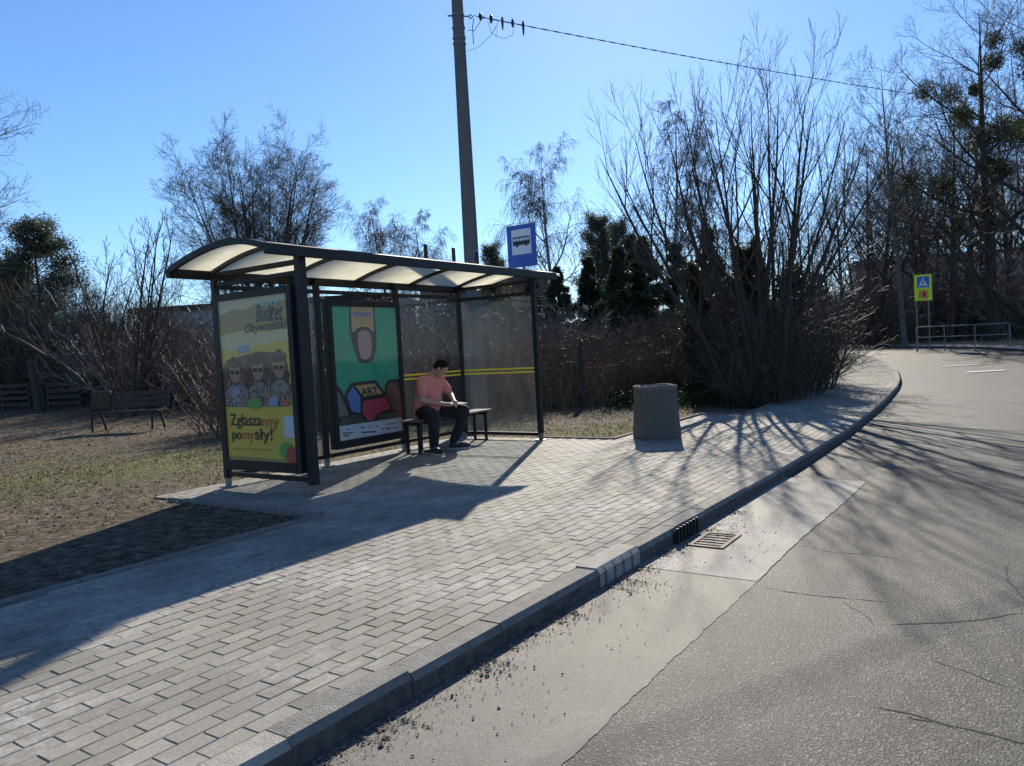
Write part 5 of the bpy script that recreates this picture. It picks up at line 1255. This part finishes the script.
# near right trees with mistletoe
T1 = bare_tree(at(992, 40), 'tall bare tree hung with mistletoe balls right of the railing', rz=2.0, seed=81, H=top_at(22, 992, 40)-.45, n1=17, n2=9, n3=7, n4=4, l1=.42, a1=50, a2=42, up1=.5, up=.2, rt=.006, r0=.27, t1=.25, fall1=.4, mistle=9, mr=(.4, .75), name='mistletoe_tree')
T2 = bare_tree(at(1040, 36), 'bare tree loaded with dark mistletoe at the right edge', rz=.4, seed=82, H=16, n1=17, n2=9, n3=7, n4=4, l1=.45, a1=55, a2=42, up1=.45, up=.2, rt=.006, r0=.28, t1=.2, fall1=.4, mistle=14, mr=(.5, 1.0), name='mistletoe_tree')
def ball_at(par, px, py, y, R_, seed):
    r = np.random.default_rng(seed); d = ray(px, py); c = Vector((d.x/d.y*y, y, EYE+d.z/d.y*y)); inv = (Matrix.Translation(par.location) @ par.rotation_euler.to_matrix().to_4x4()).inverted(); c = np.array(inv @ c)
    n = int(2200*R_); dd = r.normal(0, 1, (n, 3)); dd /= np.linalg.norm(dd, axis=1, keepdims=True)
    V, Fq = leaves(c+dd*R_*r.uniform(0, 1, (n, 1))**.45, .075, r, .35); npmesh('mistletoe', V, Fq, M_MIS, par)
for k, (px, py, R_) in enumerate(((994, 62, .5), (942, 187, .75), (985, 140, .9), (1005, 128, .8), (988, 225, .6), (975, 90, .35), (990, 165, .6))): ball_at(T1, px, py, 40, R_, 300+k)
# leaning limb tree: curved trunk from the right rising to the left
a_, b_, _ = bare(seed=83, H=11, multi=1, n1=14, n2=8, n3=6, n4=3, l1=.4, a1=45, a2=40, up1=.7, up=.3, rt=.006, r0=.19, t1=.3, fall1=.4, trunk_up=.6, fall_dirs=[(-1.0, 0, .62)])
tree_obj('leaning_tree', at(1062, 38), 'bare tree with a curved trunk leaning left over the railing', 'tree', [('trunk', *tubes(a_), M_BARK), ('crown', *tubes(b_), M_TWIG)])
# understory of the wood
ug = {'dense': ('dark bare bush in the understory of the wood beyond the bend', 'dark understory bushes'), 'grey': ('grey bare bush in the understory of the wood beyond the bend', 'grey understory bushes'), 'brush': ('tangled bush in the understory of the wood beyond the bend', 'tangled understory bushes'), 'tall': ('tall bare bush in the understory of the wood beyond the bend', 'tall understory bushes')}
for i in range(78):
    px = 700+(i*71 % 520); y = 46+(i*31 % 27)*.9; key = ('dense', 'tall', 'brush', 'tall', 'grey', 'dense')[i % 6]
    if px < 850: y += 14
    s = rg.uniform(1.2, 1.7) if key != 'tall' else rg.uniform(1.0, 1.35)
    place_shrub(key, gx(px, y), y, i*1.1, s, *ug[key], 'understory_bush')
for i, (px, y, s) in enumerate(((820, 72, 1.15), (866, 78, 1.2), (912, 78, 1.15), (958, 80, 1.2), (1005, 76, 1.1), (1050, 72, 1.2), (790, 70, 1.0), (760, 74, 1.1), (1110, 70, 1.2))):
    place_ever('spruce', gx(px, y), y, s, 'dark spruce standing deep in the wood beyond the bend', 'spruces deep in the wood', 'spruce_tree', i)
# background trees further left so that the horizon is closed
for i, (px, y, o, s) in enumerate(((20, 70, wb, .5), (150, 75, wd, .48), (330, 70, wb, .5), (360, 78, wc, .45), (470, 75, wb, .5), (-40, 60, wc, .5), (530, 70, wd, .5), (600, 72, wc, .5), (650, 70, wb, .55), (300, 82, wd, .45), (210, 80, wc, .42), (80, 78, wc, .45))):
    copy_tree(o, at(px, y), i*2.2, s, 'low bare tree on the horizon beyond the gardens', 'low bare trees beyond the gardens')

# ------------------------------------------------------------------ grass, straw and litter
r = np.random.default_rng(5)
def blades(name, X, Y, h, m, z=None):
    n = len(X); Z = rise(Y)-.02 if z is None else z; a = r.uniform(0, 6.28, n); w_ = .004*r.uniform(.6, 1.5, n); lean = r.normal(0, .5, (n, 2))*h[:, None]
    V = np.stack([np.stack([X-np.cos(a)*w_, Y-np.sin(a)*w_, Z], -1), np.stack([X+np.cos(a)*w_, Y+np.sin(a)*w_, Z], -1), np.stack([X+lean[:, 0], Y+lean[:, 1], Z+h], -1)], 1)
    return tag(npmesh(name, V.reshape(-1, 3), np.arange(n*3).reshape(n, 3), m), kind='stuff')
def scatter(n, x0, x1, y0, y1):
    X = r.uniform(x0, x1, n); Y = r.uniform(y0, y1, n); U, V = w2uv(X, Y); return X, Y, U, V
M_GR = mat('grass_blade', (.17, .18, .05), .7, noise=.4, nscale=6); M_DRY = mat('dry_grass', (.33, .27, .16), .8, noise=.4, nscale=6); M_LEAF = mat('leaf_litter', (.17, .115, .07), .8, noise=.6, nscale=30)
X, Y, U, V = scatter(150000, -16, 3, 5, 22); pat = green(X, Y)
off_pave = ((U < -.76) & (V > -.85)) | ((U > -.76) & (V > 1.8) & (U < 4.7)) | ((U > 4.7) & (V > -1.0))
k = off_pave & (r.random(len(X)) < pat*1.2); blades('lawn_grass', X[k], Y[k], r.uniform(.015, .05, k.sum()), M_GR)
X, Y, U, V = scatter(90000, -16, 5, 5, 22); off_pave = ((U < -.76) & (V > -.85)) | ((U > -.76) & (V > 1.8) & (U < 4.7)) | ((U > 4.7) & (V > -1.0) & (U < 12))
k = off_pave & (r.random(len(X)) < np.where(V > 1.8, .5, .15)); blades('dry_grass', X[k], Y[k], r.uniform(.01, .045, k.sum()), M_DRY)
X, Y, U, V = scatter(26000, -16, 6, 5, 24); k = ((U < -.76) & (V > -.85)) | ((U > -.76) & (V > 1.75) & (U < 4.7)) | ((U > 4.7) & (V > -1.0) & (U < 14))
C = np.stack([X[k], Y[k], rise(Y[k])+r.uniform(-.02, .012, k.sum())], -1); Vv, Fq = leaves(C, .022, r, .6); Vv[:, 2] = Vv[:, 2]*.6+.4*np.repeat(C[:, 2], 4)
tag(npmesh('leaf_litter', Vv, Fq, M_LEAF), kind='stuff')
# verge tufts beyond the far kerb
uu_ = r.uniform(24, 50, 12000); vv_ = vf(uu_)-1.7-r.uniform(0, 3, 12000); X, Y = uv2w(uu_, vv_); blades('far_verge_grass', X, Y, r.uniform(.05, .2, 12000), M_DRY)
